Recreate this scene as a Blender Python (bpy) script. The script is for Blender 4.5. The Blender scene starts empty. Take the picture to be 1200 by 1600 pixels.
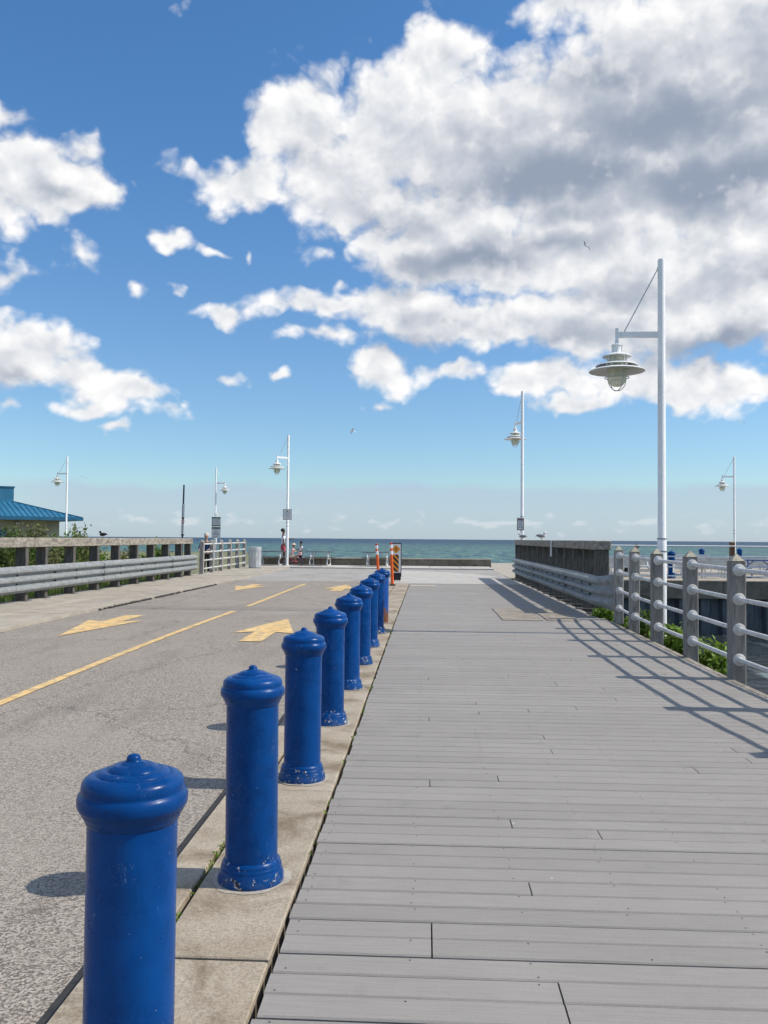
import bpy, math, random
from mathutils import Vector, Matrix
random.seed(7)
sc = bpy.context.scene
R = math.radians
HC = 1.55
# ------------------------------------------------------------------ camera
cd = bpy.data.cameras.new('camera'); cam = bpy.data.objects.new('camera', cd)
sc.collection.objects.link(cam); sc.camera = cam
cd.sensor_fit = 'VERTICAL'; cd.sensor_height = 36; cd.lens = 36 * 1350 / 1600
cd.clip_start = .05; cd.clip_end = 60000
YAW, PITCH, ROLL = R(2.84), R(1.78), R(.46)
CM = Matrix.Rotation(YAW, 4, 'Z') @ Matrix.Rotation(math.pi/2 + PITCH, 4, 'X') @ Matrix.Rotation(ROLL, 4, 'Z')
cam.matrix_world = Matrix.Translation((0, 0, HC)) @ CM
sc.render.resolution_x = 768; sc.render.resolution_y = 1024
sc.render.engine = 'CYCLES'; cy = sc.cycles
cy.max_bounces = 6; cy.diffuse_bounces = 2; cy.glossy_bounces = 3; cy.transmission_bounces = 5; cy.transparent_max_bounces = 6
cy.use_adaptive_sampling = True; cy.adaptive_threshold = .02; cy.adaptive_min_samples = 12
cy.caustics_reflective = False; cy.caustics_refractive = False
# ------------------------------------------------------------------ light
SUN_EL = 46.5
sd = bpy.data.lights.new('sun', 'SUN'); so = bpy.data.objects.new('sun', sd); sc.collection.objects.link(so)
sd.energy = 4.1; sd.angle = R(.5); sd.color = (1, .935, .83)
so.rotation_euler = (0, R(90 - SUN_EL), 0); so.location = (30, 0, 40)
sc.view_settings.view_transform = 'Standard'; sc.view_settings.look = 'None'
sc.view_settings.exposure = 0.12; sc.view_settings.gamma = 1; sc.view_settings.use_curve_mapping = False
# ------------------------------------------------------------------ world: Nishita sky with cumulus clouds
W = bpy.data.worlds.new('World'); sc.world = W; W.use_nodes = True
wt = W.node_tree; wt.nodes.clear()
SKY_STRENGTH = .11
W.cycles.sampling_method = 'MANUAL'; W.cycles.sample_map_resolution = 256

class G:
    """small helper to write node trees"""
    def __init__(s, t): s.t = t
    def n(s, typ, **kw):
        x = s.t.nodes.new(typ)
        for k, v in kw.items(): setattr(x, k, v)
        return x
    def put(s, sock, v):
        if isinstance(v, bpy.types.NodeSocket): s.t.links.new(v, sock)
        elif v is not None: sock.default_value = v
    def m(s, op, a, b=None, c=None, clamp=False):
        x = s.n('ShaderNodeMath', operation=op, use_clamp=clamp)
        for i, v in enumerate((a, b, c)):
            if v is not None: s.put(x.inputs[i], v)
        return x.outputs[0]
    def v(s, op, a, b=None):
        x = s.n('ShaderNodeVectorMath', operation=op); s.put(x.inputs[0], a)
        if b is not None:
            if op == 'SCALE': s.put(x.inputs[3], b)
            else: s.put(x.inputs[1], b)
        return x.outputs[1] if op in ('LENGTH', 'DOT_PRODUCT', 'DISTANCE') else x.outputs[0]
    def noise(s, vec, scale, detail=5, rough=.55, dist=0, color=False, lac=2.0, dim='3D'):
        x = s.n('ShaderNodeTexNoise', noise_dimensions=dim); s.put(x.inputs['Vector'], vec)
        x.inputs['Scale'].default_value = scale; x.inputs['Detail'].default_value = detail
        x.inputs['Roughness'].default_value = rough; x.inputs['Distortion'].default_value = dist
        x.inputs['Lacunarity'].default_value = lac
        return x.outputs[1] if color else x.outputs[0]
    def vor(s, vec, scale, feature='F1', out='Distance', detail=0, rough=.5, rand=1, smooth=None, dim='3D'):
        x = s.n('ShaderNodeTexVoronoi', feature=feature, voronoi_dimensions=dim); s.put(x.inputs['Vector'], vec)
        x.inputs['Scale'].default_value = scale
        if 'Detail' in x.inputs: x.inputs['Detail'].default_value = detail; x.inputs['Roughness'].default_value = rough
        if 'Randomness' in x.inputs: x.inputs['Randomness'].default_value = rand
        if smooth is not None: x.inputs['Smoothness'].default_value = smooth
        return x.outputs[out]
    def mr(s, v, a, b, c=0., d=1., smooth=True):
        x = s.n('ShaderNodeMapRange', interpolation_type='SMOOTHSTEP' if smooth else 'LINEAR')
        for i, q in enumerate((v, a, b, c, d)): s.put(x.inputs[i], q)
        return x.outputs[0]
    def mix(s, f, a, b, blend='MIX'):
        x = s.n('ShaderNodeMix', data_type='RGBA', blend_type=blend)
        s.put(x.inputs[0], f)
        for i, q in ((6, a), (7, b)):
            if isinstance(q, (tuple, list)) and len(q) == 3: q = (*q, 1)
            s.put(x.inputs[i], q)
        return x.outputs[2]

def azel(px, py):
    d = CM.to_3x3() @ Vector(((px - 600) / 1350, -(py - 800) / 1350, -1)); d.normalize()
    return math.atan2(d.x, d.y), math.asin(d.z)

# cloud masses: (centre x, centre y, half width, half height, weight) measured on the view, stored as sky directions
CLOUDS = [
 (640,205,190,110,1.0),(470,190,110,85,.9),(690,95,85,80,.9),(560,290,170,95,1.0),(370,290,110,42,.8),(760,210,180,140,1.1),
 (930,250,260,190,1.3),(1130,160,280,240,1.3),(1000,60,170,80,.8),(1180,-40,330,120,1.1),(880,20,110,36,.6),(1300,320,260,260,1.2),
 (700,380,140,90,1.0),(850,400,260,80,1.1),(1080,420,260,90,1.1),
 (520,480,150,26,.7),(520,530,100,18,.55),(640,490,150,50,.9),(800,500,200,50,1.0),(1020,500,280,70,1.1),(600,575,75,40,.7),(700,580,60,26,.7),(840,590,120,32,.8),
 (900,625,100,26,.7),(1130,600,200,42,.9),(1010,590,140,45,.8),
 (40,275,105,62,1.1),(120,290,75,46,.9),(140,255,34,36,.5),(5,178,42,13,.4),(10,425,70,24,.45),(-90,280,130,80,1.0),(125,395,26,15,.2),
 (40,555,130,48,.9),(-80,560,140,80,1.0),(140,590,95,38,.8),(210,610,70,30,.8),(140,632,70,16,.5),(30,510,75,24,.4),(10,632,30,20,.5),
 (345,494,48,20,.7),(270,367,34,17,.6),(338,386,26,9,.35),(388,392,11,10,.3),(220,451,22,9,.35),(268,451,16,11,.4),(355,594,32,15,.4),(430,590,17,9,.4),(165,664,24,9,.45),
 (262,645,30,12,.3),(290,634,14,9,.3),(588,636,24,12,.4),(495,380,26,14,.4),(535,440,16,11,.3),
  (305,3,24,7,.12)]
GREYS = [(1040,190,240,60,1.0),(860,270,250,55,1.1),(1130,290,200,60,1.1),(760,240,150,55,.5),(940,120,130,60,.7),(720,410,150,45,.9),(840,380,150,36,.6),
 (600,345,110,40,.45),(640,545,90,30,.5),(900,520,110,36,.6),(1120,545,180,40,.8),(980,455,120,22,.4),(690,500,70,22,.35),(1180,420,120,30,.5),
 (90,320,130,20,.4),(20,580,60,15,.4),(-60,600,90,30,.5),(880,330,120,30,.45),(480,250,80,30,.3),(1150,120,150,60,.45)]

def field_group(name, blobs, w):
    t = bpy.data.node_groups.new(name, 'ShaderNodeTree')
    t.interface.new_socket('P', in_out='INPUT', socket_type='NodeSocketVector')
    t.interface.new_socket('D', in_out='OUTPUT', socket_type='NodeSocketFloat')
    g = G(t); gi = g.n('NodeGroupInput'); go = g.n('NodeGroupOutput')
    P = gi.outputs[0]; acc = None
    for (x, y, rx, ry, wt_) in blobs:
        a, e = azel(x, y)
        d = g.v('LENGTH', g.v('MULTIPLY', g.v('SUBTRACT', P, (a, e, 0)), (1350/rx, 1350/ry, 0)))
        c = g.m('MULTIPLY_ADD', d, -wt_, wt_)
        acc = c if acc is None else g.m('SMOOTH_MAX', acc, c, .18)
    g.put(go.inputs[0], g.m('MAXIMUM', acc, -1.0))
    return t

cloud_f = field_group('cloud_field', CLOUDS, 1); grey_f = field_group('grey_field', GREYS, 1)

def density_groups():
    def start(name):
        t = bpy.data.node_groups.new(name, 'ShaderNodeTree')
        t.interface.new_socket('P', in_out='INPUT', socket_type='NodeSocketVector')
        t.interface.new_socket('D', in_out='OUTPUT', socket_type='NodeSocketFloat')
        g = G(t); return t, g, g.n('NodeGroupInput').outputs[0], g.n('NodeGroupOutput').inputs[0]
    ta, g, P, out_ = start('cloud_cover')
    f = g.n('ShaderNodeGroup'); f.node_tree = cloud_f
    warp = g.v('SCALE', g.v('SUBTRACT', g.noise(P, 13, 3, .55, color=True, dim='2D'), (.5, .5, .5)), .05)
    g.put(f.inputs[0], g.v('ADD', P, warp))
    # beyond the framed part the same broken cumulus goes on
    sp = g.n('ShaderNodeSeparateXYZ'); g.put(sp.inputs[0], P)
    out = g.m('MAXIMUM', g.mr(g.m('ABSOLUTE', g.m('ADD', sp.outputs[0], .05)), .50, .68), g.mr(sp.outputs[1], .62, .78))
    gen = g.m('MULTIPLY', g.m('SUBTRACT', g.noise(P, 3.2, 2, .5, dim='2D'), .53), 5.0)
    gen = g.m('MINIMUM', gen, g.m('MULTIPLY', g.m('SUBTRACT', sp.outputs[1], .08), 6))
    C = g.m('ADD', g.m('MULTIPLY', f.outputs[0], g.m('SUBTRACT', 1., out)), g.m('MULTIPLY', gen, out))
    g.put(out_, g.m('MINIMUM', C, .8))
    tb, g, P, out_ = start('cloud_billow')
    Q = g.v('MULTIPLY', P, (1, 1.25, 1))
    fb = g.noise(Q, 14, 8, .52, .3, dim='2D')
    Qw = g.v('ADD', Q, g.v('SCALE', g.noise(Q, 40, 2, .5, color=True, dim='2D'), .02))
    bl = g.vor(Qw, 24, 'F1', detail=2, rough=.5, dim='2D')
    d = g.m('MULTIPLY', g.m('SUBTRACT', fb, .5), 1.15)
    g.put(out_, g.m('ADD', d, g.m('MULTIPLY', g.m('SUBTRACT', .40, bl), .42)))
    return ta, tb
cover_g, billow_g = density_groups()

g = G(wt)
tc = g.n('ShaderNodeTexCoord'); D = tc.outputs['Generated']
sp = g.n('ShaderNodeSeparateXYZ'); g.put(sp.inputs[0], g.v('NORMALIZE', D))
az = g.m('ARCTAN2', sp.outputs[0], sp.outputs[1]); el = g.m('ARCSINE', sp.outputs[2])
cb = g.n('ShaderNodeCombineXYZ'); g.put(cb.inputs[0], az); g.put(cb.inputs[1], el); P = cb.outputs[0]
def call(tree, vec):
    x = g.n('ShaderNodeGroup'); x.node_tree = tree; g.put(x.inputs[0], vec); return x.outputs[0]
cov = call(cover_g, P); b0 = call(billow_g, P); b1 = call(billow_g, g.v('ADD', P, (.012, .016, 0)))
t0 = g.m('ADD', g.m('ADD', g.m('MULTIPLY', cov, 1.3), b0), .03)
sky = g.n('ShaderNodeTexSky', sky_type='NISHITA', sun_disc=False)
sky.sun_elevation = R(SUN_EL); sky.sun_rotation = R(90); sky.altitude = 100; sky.air_density = 1.0; sky.dust_density = .4; sky.ozone_density = 1.6
skyc = g.mix(1., sky.outputs[0], g.mix(g.mr(el, .0, .55), (.80, .99, 1.14), (.60, 1.02, 1.33)), 'MULTIPLY')
K = 1 / SKY_STRENGTH
def col(r, g_, b): return (r * K, g_ * K, b * K, 1)
alpha = g.mr(t0, -.10, .44)
lit = g.m('ADD', g.m('MULTIPLY_ADD', g.m('SUBTRACT', b0, b1), 1.0, .76), g.m('MULTIPLY', g.mr(t0, .3, 1.2), -.22), clamp=True)
gq = g.v('ADD', P, g.v('SCALE', g.v('SUBTRACT', g.noise(P, 8, 4, .55, color=True, dim='2D'), (.5, .5, .5)), .09))
gr = g.mr(g.m('ADD', call(grey_f, gq), g.m('MULTIPLY', g.m('SUBTRACT', g.noise(P, 12, 5, .55, dim='2D'), .5), .55)), -.25, .82)
cshade = g.mix(lit, col(.46, .51, .59), col(.96, .95, .94))
cshade = g.mix(g.m('MULTIPLY', gr, g.m('SUBTRACT', 1.0, g.m('MULTIPLY', g.mr(lit, .65, 1.0), .3))), cshade, col(.285, .335, .43))
# thin cloud bank and small puffs low over the lake
hz = g.noise(P, 7, 4, .5, dim='2D'); htop = g.m('MULTIPLY_ADD', hz, .030, .048)
bank = g.m('MULTIPLY', g.mr(g.m('SUBTRACT', htop, el), -.003, .010), g.mr(g.m('ABSOLUTE', g.m('ADD', az, -.02)), .40, .52, 1., .6))
hs = g.v('MULTIPLY', P, (1, 2.4, 1))
pn = g.m('ADD', g.noise(hs, 34, 4, .45, dim='2D'), g.m('MULTIPLY', g.m('ABSOLUTE', g.m('SUBTRACT', el, .019)), -14))
puff = g.mr(pn, .47, .68)
c = g.mix(g.m('MULTIPLY', bank, .62), skyc, col(.43, .53, .67))
c = g.mix(g.m('MULTIPLY', puff, .42), c, col(.74, .76, .80))
c = g.mix(g.m('MULTIPLY', alpha, .985), c, cshade)
bg = g.n('ShaderNodeBackground'); g.put(bg.inputs[0], c); bg.inputs[1].default_value = SKY_STRENGTH
wo = g.n('ShaderNodeOutputWorld'); wt.links.new(bg.outputs[0], wo.inputs[0])

# ------------------------------------------------------------------ materials
MATS = {}
def newmat(name):
    m = bpy.data.materials.new(name); m.use_nodes = True; t = m.node_tree
    b = t.nodes['Principled BSDF']; g = G(t)
    pos = g.n('ShaderNodeNewGeometry').outputs['Position']
    MATS[name] = m
    return m, g, b, pos
def setp(g, b, **k):
    names = dict(col='Base Color', rough='Roughness', metal='Metallic', spec='Specular IOR Level', trans='Transmission Weight', ior='IOR', coat='Coat Weight', coatr='Coat Roughness', sub='Subsurface Weight', alpha='Alpha')
    for q, v in k.items():
        if isinstance(v, tuple) and len(v) == 3: v = (*v, 1)
        g.put(b.inputs[names[q]], v)
def bump(g, b, h, strength=.3, dist=.01):
    x = g.n('ShaderNodeBump'); x.inputs['Strength'].default_value = strength; x.inputs['Distance'].default_value = dist
    g.put(x.inputs['Height'], h); g.put(b.inputs['Normal'], x.outputs[0])
def sc3(c, k): return tuple(min(1, v * k) for v in c)
def simple(name, c, c2=None, rough=.6, metal=0, scale=5, var=.14, bumps=0, bscale=60, spec=.5, stretch=(1, 1, 1), objrand=0, dirt=None, dirt_amt=.4, dscale=3):
    m, g, b, pos = newmat(name)
    v = g.v('MULTIPLY', pos, stretch)
    n = g.noise(v, scale, 7, .62)
    cc = g.mix(g.mr(n, .3, .7), sc3(c, 1 - var), c2 or sc3(c, 1 + var))
    if dirt: cc = g.mix(g.m('MULTIPLY', g.mr(g.noise(v, dscale, 8, .65, 1.), .52, .70), dirt_amt), cc, dirt)
    if objrand:
        oi = g.n('ShaderNodeObjectInfo').outputs['Random']
        cc = g.mix(1., cc, g.n('ShaderNodeCombineColor').outputs[0], 'MULTIPLY') if False else g.v('SCALE', cc, g.mr(oi, 0, 1, 1 - objrand, 1 + objrand, False))
    setp(g, b, col=cc, metal=metal, spec=spec, rough=g.mr(n, .2, .8, rough * .85, min(1, rough * 1.15), False))
    if bumps: bump(g, b, g.noise(v, bscale, 5, .6), bumps, .01)
    return m

def deck_mat():
    m, g, b, pos = newmat('deck')
    oi = g.n('ShaderNodeObjectInfo').outputs['Random']
    off = g.v('ADD', pos, g.n('ShaderNodeCombineXYZ').outputs[0])
    cz = g.n('ShaderNodeCombineXYZ'); g.put(cz.inputs[0], g.m('MULTIPLY', oi, 50)); off = g.v('ADD', pos, cz.outputs[0])
    st = g.noise(g.v('MULTIPLY', off, (1.2, 22, 1)), 3.5, 6, .6)
    fine = g.noise(g.v('MULTIPLY', off, (40, 160, 40)), 2.2, 3, .6)
    big = g.noise(pos, .9, 5, .6)
    c = g.mix(g.mr(st, .25, .75), (.268, .246, .222), (.318, .294, .266))
    c = g.mix(g.m('MULTIPLY', g.mr(big, .45, .75), .35), c, (.385, .355, .315))
    c = g.mix(g.m('MULTIPLY', g.mr(fine, .35, .75), .28), c, (.15, .15, .158))
    # tread dirt and pale droppings
    c = g.mix(g.m('MULTIPLY', g.mr(g.noise(pos, 3.1, 9, .7), .56, .72), .3), c, (.17, .16, .15))
    sp_ = g.mr(g.vor(pos, 2.3, 'F1'), .014, .022, 1, 0)
    c = g.mix(g.m('MULTIPLY', sp_, .55), c, (.72, .70, .67))
    c = g.v('SCALE', c, g.mr(oi, 0, 1, .945, 1.05, False))
    setp(g, b, col=c, rough=.72, spec=.35)
    bump(g, b, g.m('ADD', fine, g.m('MULTIPLY', st, .5)), .25, .003)
deck_mat()

def asphalt(name, tone, tint, amt=1.):
    m, g, b, pos = newmat(name)
    w = g.v('ADD', pos, g.v('SCALE', g.noise(pos, 60, 2, .5, color=True), .012))
    vc = g.vor(w, 95, 'F1', 'Color', dim='2D'); vd = vc.node.outputs['Distance']
    sx = g.n('ShaderNodeSeparateColor'); g.put(sx.inputs[0], vc); r = sx.outputs[0]
    stone = g.mix(g.mr(r, 0, 1, smooth=False), sc3(tint, .42), sc3(tint, 1.75))
    stone = g.mix(g.mr(sx.outputs[1], .72, .8), stone, sc3((.40, .36, .31), tone))
    c = g.mix(g.mr(vd, .45, .80), stone, sc3(tint, .36))
    big = g.noise(pos, .55, 6, .6); mid = g.noise(g.v('MULTIPLY', pos, (1.6, .35, 1)), 1.6, 6, .62)
    c = g.mix(g.m('MULTIPLY', g.mr(big, .4, .72), .5), c, sc3(tint, 1.28))
    c = g.mix(g.m('MULTIPLY', g.mr(mid, .5, .72), .38), c, sc3(tint, .62))
    spots = g.mr(g.noise(pos, 2.4, 8, .7), .66, .72)
    c = g.mix(g.m('MULTIPLY', spots, .5), c, sc3(tint, .45))
    cr = g.vor(g.v('ADD', pos, g.v('SCALE', g.noise(pos, 2.5, 5, .65, color=True), .7)), .33, 'DISTANCE_TO_EDGE', dim='2D')
    c = g.mix(g.m('MULTIPLY', g.mr(cr, .002, .007, 1, 0), .5), c, sc3(tint, .3))
    setp(g, b, col=c, rough=.88, spec=.3)
    bump(g, b, g.m('MULTIPLY', vd, -1.), .55 * amt, .006)
asphalt('asphalt', 1., (.275, .238, .198)); asphalt('asphalt_patch', .9, (.235, .21, .18)); asphalt('asphalt_blue', 1, (.34, .325, .30))

def concrete(name, a, b_, stain, amt=.6):
    m, g, b, pos = newmat(name)
    n1 = g.noise(pos, 2.2, 8, .62); n2 = g.noise(pos, 70, 5, .75); n3 = g.noise(pos, 2.1, 9, .7, .4)
    sand = g.vor(pos, 150, 'F1', 'Color'); sx = g.n('ShaderNodeSeparateColor'); g.put(sx.inputs[0], sand)
    c = g.mix(g.mr(n1, .3, .7), a, b_)
    c = g.mix(g.m('MULTIPLY', g.mr(sx.outputs[0], .3, 1.), .42), c, sc3(stain, .8))
    c = g.mix(g.m('MULTIPLY', g.mr(n3, .46, .68), amt), c, stain)
    c = g.mix(g.m('MULTIPLY', g.mr(n2, .52, .72), .45), c, sc3(a, 1.45))
    oi = g.n('ShaderNodeObjectInfo').outputs['Random']
    c = g.v('SCALE', c, g.mr(oi, 0, 1, .93, 1.06, False))
    setp(g, b, col=c, rough=.86, spec=.3); bump(g, b, n2, .35, .004)
concrete('kerb_concrete', (.36, .30, .225), (.46, .40, .315), (.145, .105, .06), .82)
concrete('grout', (.42, .37, .30), (.50, .455, .385), (.24, .22, .19), .6)
concrete('walk_concrete', (.37, .325, .26), (.45, .40, .33), (.25, .215, .175), .5)
concrete('plaza_concrete', (.46, .43, .385), (.54, .515, .47), (.34, .31, .275), .4)
concrete('sea_concrete', (.17, .15, .115), (.25, .225, .18), (.07, .062, .042), .75)
concrete('wall_concrete', (.27, .255, .215), (.37, .345, .30), (.095, .085, .065), .75)

def bluepaint():
    m, g, b, pos = newmat('blue_paint')
    tco = g.n('ShaderNodeTexCoord').outputs['Object']; s = g.n('ShaderNodeSeparateXYZ'); g.put(s.inputs[0], tco); z = s.outputs[2]
    n = g.noise(pos, 9, 6, .6)
    c = g.mix(g.mr(n, .3, .7), (.0003, .039, .165), (.0005, .054, .22))
    low = g.mr(z, .02, .24, 1, 0); chipn = g.noise(pos, 26, 8, .72)
    chip = g.mr(g.m('ADD', chipn, g.m('MULTIPLY', low, .15)), .70, .715)
    c = g.mix(chip, c, g.mix(g.mr(g.noise(pos, 60, 3), .45, .55), (.035, .02, .014), (.55, .55, .53)))
    fl = g.mr(g.vor(pos, 34, 'F1'), .035, .06, 1, 0)
    c = g.mix(g.m('MULTIPLY', fl, g.mr(g.noise(pos, 5, 3), .5, .62)), c, (.42, .45, .5))
    oi = g.n('ShaderNodeObjectInfo').outputs['Random']; c = g.v('SCALE', c, g.mr(oi, 0, 1, .88, 1.12, False))
    scv = g.noise(g.v('MULTIPLY', g.v('ADD', pos, g.v('SCALE', g.noise(pos, 3, 2, .5, color=True), .15)), (30, 30, 2.2)), 2.0, 2, .4)
    scr = g.m('MULTIPLY', g.mr(g.m('ABSOLUTE', g.m('SUBTRACT', scv, .5)), .0, .006, 1, 0), g.mr(g.noise(pos, 6.5, 3), .60, .66))
    c = g.mix(g.m('MULTIPLY', scr, .7), c, (.30, .38, .50))
    fade = g.mr(g.noise(g.v('MULTIPLY', pos, (3, 3, .8)), 2.5, 5, .6), .5, .75)
    c = g.mix(g.m('MULTIPLY', fade, .22), c, (.012, .085, .26))
    dust = g.mr(g.m('ADD', g.noise(pos, 14, 6, .65), g.m('MULTIPLY', g.mr(z, 0, .12, 1, 0), .22)), .58, .85)
    c = g.mix(g.m('MULTIPLY', dust, .12), c, (.20, .25, .33))
    setp(g, b, col=c, rough=g.mr(n, .3, .7, .24, .34), spec=.15)
    bump(g, b, g.m('ADD', g.noise(pos, 34, 4, .6), g.m('MULTIPLY', chip, -1.)), .12, .004)
bluepaint()
def rustblue():
    m, g, b, pos = newmat('rusted_blue_paint')
    tco = g.n('ShaderNodeTexCoord').outputs['Object']; s = g.n('ShaderNodeSeparateXYZ'); g.put(s.inputs[0], tco)
    n = g.noise(pos, 22, 8, .7)
    f = g.mr(g.m('ADD', n, g.mr(s.outputs[2], 0, .5, .28, -.2)), .54, .6)
    c = g.mix(f, (.006, .07, .31), g.mix(g.noise(pos, 40, 4), (.10, .035, .015), (.22, .09, .045)))
    setp(g, b, col=c, rough=g.mr(f, 0, 1, .35, .9)); bump(g, b, n, .3, .005)
rustblue()
def yellow():
    m, g, b, pos = newmat('road_yellow')
    w = g.v('ADD', pos, g.v('SCALE', g.noise(pos, 60, 2, .5, color=True), .012))
    vd = g.vor(w, 95, 'F1', dim='2D')
    n = g.noise(pos, 7, 8, .7)
    c = g.mix(g.mr(g.noise(pos, 3, 5), .3, .7), (.74, .47, .17), (.80, .56, .25))
    wear = g.mr(g.m('ADD', n, g.m('MULTIPLY', vd, .30)), .60, .72)
    c = g.mix(g.m('MULTIPLY', wear, .8), c, (.30, .25, .18))
    setp(g, b, col=c, rough=.8, spec=.3); bump(g, b, g.m('MULTIPLY', vd, -1.), .3, .005)
yellow()
simple('white_paint', (.82, .815, .80), rough=.45, spec=.3, var=.03, scale=3, dirt=(.45, .42, .38), dirt_amt=.22, dscale=6)
simple('pipe_white', (.60, .585, .56), rough=.6, spec=.3, var=.16, scale=9, dirt=(.30, .27, .23), dirt_amt=.6, dscale=14, bumps=.15)
simple('galvanised', (.235, .25, .25), (.34, .355, .355), rough=.6, metal=.12, spec=.3, scale=9, dirt=(.30, .28, .25), dirt_amt=.35, bumps=.1, bscale=30)
simple('timber_grey', (.25, .23, .21), (.35, .33, .305), rough=.9, scale=5, stretch=(7, 7, .7), bumps=.8, bscale=18, dirt=(.08, .065, .05), dirt_amt=.6, objrand=.14, spec=.25)
simple('timber_cap', (.40, .36, .27), (.55, .5, .39), rough=.9, scale=14, bumps=.5, bscale=40, dirt=(.16, .14, .1), dirt_amt=.5, dscale=12, spec=.2)
simple('timber_dark', (.075, .068, .06), (.145, .133, .118), rough=.85, scale=6, stretch=(5, 5, .8), bumps=.5, bscale=25, spec=.3, dirt=(.11, .10, .09), dirt_amt=.3)
simple('steel_dark', (.10, .10, .10), (.17, .165, .16), rough=.7, scale=6, stretch=(4, 4, .8), bumps=.3, bscale=25, dirt=(.09, .07, .05), dirt_amt=.5)
simple('timber_rail', (.21, .185, .155), (.40, .36, .30), rough=.9, scale=7, stretch=(2, .8, 2), bumps=.7, bscale=25, dirt=(.085, .07, .055), dirt_amt=.75, dscale=5, spec=.2)
simple('timber_brown', (.17, .075, .035), (.25, .12, .06), rough=.8, scale=6, stretch=(6, 6, .8), bumps=.3, bscale=25)
simple('steel_plate', (.27, .225, .17), (.36, .31, .25), rough=.75, metal=.15, scale=4, dirt=(.16, .12, .09), dirt_amt=.5, bumps=.2)
simple('screw', (.03, .03, .03), rough=.6)
simple('soil', (.045, .038, .03), (.08, .07, .055), rough=.95, scale=3, bumps=.6, bscale=12)
simple('tar', (.02, .02, .021), (.045, .043, .042), rough=.8, scale=12, bumps=.4)
simple('bank_soil', (.10, .095, .055), (.17, .155, .10), rough=.95, scale=2.2, bumps=.8, bscale=8, dirt=(.06, .085, .03), dirt_amt=.8)
simple('shore', (.13, .15, .06), (.22, .21, .11), rough=.95, scale=.8, bumps=.5, bscale=14, dirt=(.36, .33, .27), dirt_amt=.8, dscale=.16)
simple('sheet_pile', (.055, .068, .085), (.115, .135, .155), rough=.6, metal=.1, scale=2, stretch=(2, 2, .5), dirt=(.09, .06, .04), dirt_amt=.5, bumps=.2)
simple('roof_blue', (.022, .145, .255), (.035, .185, .31), rough=.38, scale=.6, spec=.5, bumps=.03, bscale=3)
simple('roof_trim', (.012, .10, .19), rough=.4, scale=2)
simple('stucco', (.33, .29, .235), (.41, .365, .30), rough=.9, scale=.8, bumps=.3, bscale=30)
simple('glass_dark', (.02, .025, .03), rough=.08, spec=.7)
simple('orange', (.80, .115, .012), rough=.5, var=.1, scale=5, dirt=(.25, .07, .03), dirt_amt=.3)
simple('reflective_white', (.78, .78, .77), rough=.4, var=.05)
simple('reflective_red', (.45, .02, .015), rough=.4, var=.08)
simple('sign_white', (.66, .66, .65), rough=.5, var=.06, dirt=(.45, .44, .42), dirt_amt=.3)
simple('sign_green', (.012, .12, .085), rough=.5)
simple('sign_black', (.012, .012, .014), rough=.5)
simple('sign_grey', (.22, .23, .24), rough=.5)
simple('sign_maroon', (.10, .015, .025), rough=.5)
simple('sign_red', (.45, .03, .04), rough=.5)
simple('sign_orange', (.80, .30, .015), rough=.45, var=.06)
simple('navy', (.012, .018, .032), rough=.5)
simple('black_rubber', (.014, .014, .014), rough=.7, bumps=.1)
simple('can_metal', (.46, .47, .47), (.60, .61, .61), rough=.45, metal=.4, scale=6, stretch=(3, 3, .6))
simple('table_white', (.55, .54, .52), (.68, .67, .65), rough=.6, scale=5, dirt=(.35, .32, .28), dirt_amt=.5)
simple('table_grey', (.10, .115, .115), (.17, .185, .18), rough=.6, scale=6)
simple('blue_plain', (.006, .045, .24), rough=.45, var=.1)
simple('skin_a', (.34, .18, .11), rough=.55, var=.05); simple('skin_b', (.42, .25, .17), rough=.55, var=.05); simple('skin_d', (.16, .08, .05), rough=.55, var=.05)
simple('hair', (.010, .008, .007), rough=.6); simple('white_shirt', (.72, .75, .78), rough=.85, var=.06, scale=12)
simple('pink_cloth', (.55, .10, .13), rough=.85, var=.15, scale=9); simple('peach_cloth', (.72, .52, .40), rough=.85); simple('cap_cloth', (.55, .47, .40), rough=.85); simple('blue_cloth', (.018, .055, .16), rough=.85, var=.2)
simple('dark_cloth', (.014, .016, .022), rough=.85); simple('cream_cloth', (.66, .58, .50), rough=.85); simple('pale_pink', (.75, .42, .45), rough=.85)
simple('pink_metal', (.62, .06, .17), rough=.35); simple('chrome', (.6, .6, .6), rough=.25, metal=1, var=.03)
simple('gull_white', (.75, .75, .74), rough=.8); simple('gull_grey', (.22, .23, .25), rough=.8); simple('bird_black', (.012, .012, .014), rough=.6); simple('beak', (.6, .33, .04), rough=.5)
simple('stem', (.10, .075, .04), (.15, .11, .06), rough=.9)

def leafmat(name, a, b_, tr=.25):
    m, g, b, pos = newmat(name)
    n = g.noise(pos, 3.5, 3, .6); n2 = g.noise(pos, 30, 2, .5)
    c = g.mix(g.mr(n, .3, .7), a, b_); c = g.mix(g.m('MULTIPLY', g.mr(n2, .5, .75), .5), c, sc3(b_, 1.4))
    setp(g, b, col=c, rough=.6, spec=.3)
    t = g.n('ShaderNodeBsdfTranslucent'); g.put(t.inputs[0], g.v('SCALE', c, 1.3))
    mx = g.n('ShaderNodeMixShader'); mx.inputs[0].default_value = tr
    out = g.t.nodes['Material Output']
    g.t.links.new(b.outputs[0], mx.inputs[1]); g.t.links.new(t.outputs[0], mx.inputs[2]); g.t.links.new(mx.outputs[0], out.inputs[0])
leafmat('leaf_green', (.045, .085, .015), (.11, .165, .03)); leafmat('leaf_olive', (.10, .115, .04), (.20, .20, .08)); leafmat('leaf_reed', (.10, .15, .035), (.20, .26, .075))
leafmat('leaf_bright', (.10, .19, .02), (.20, .29, .04))

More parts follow.
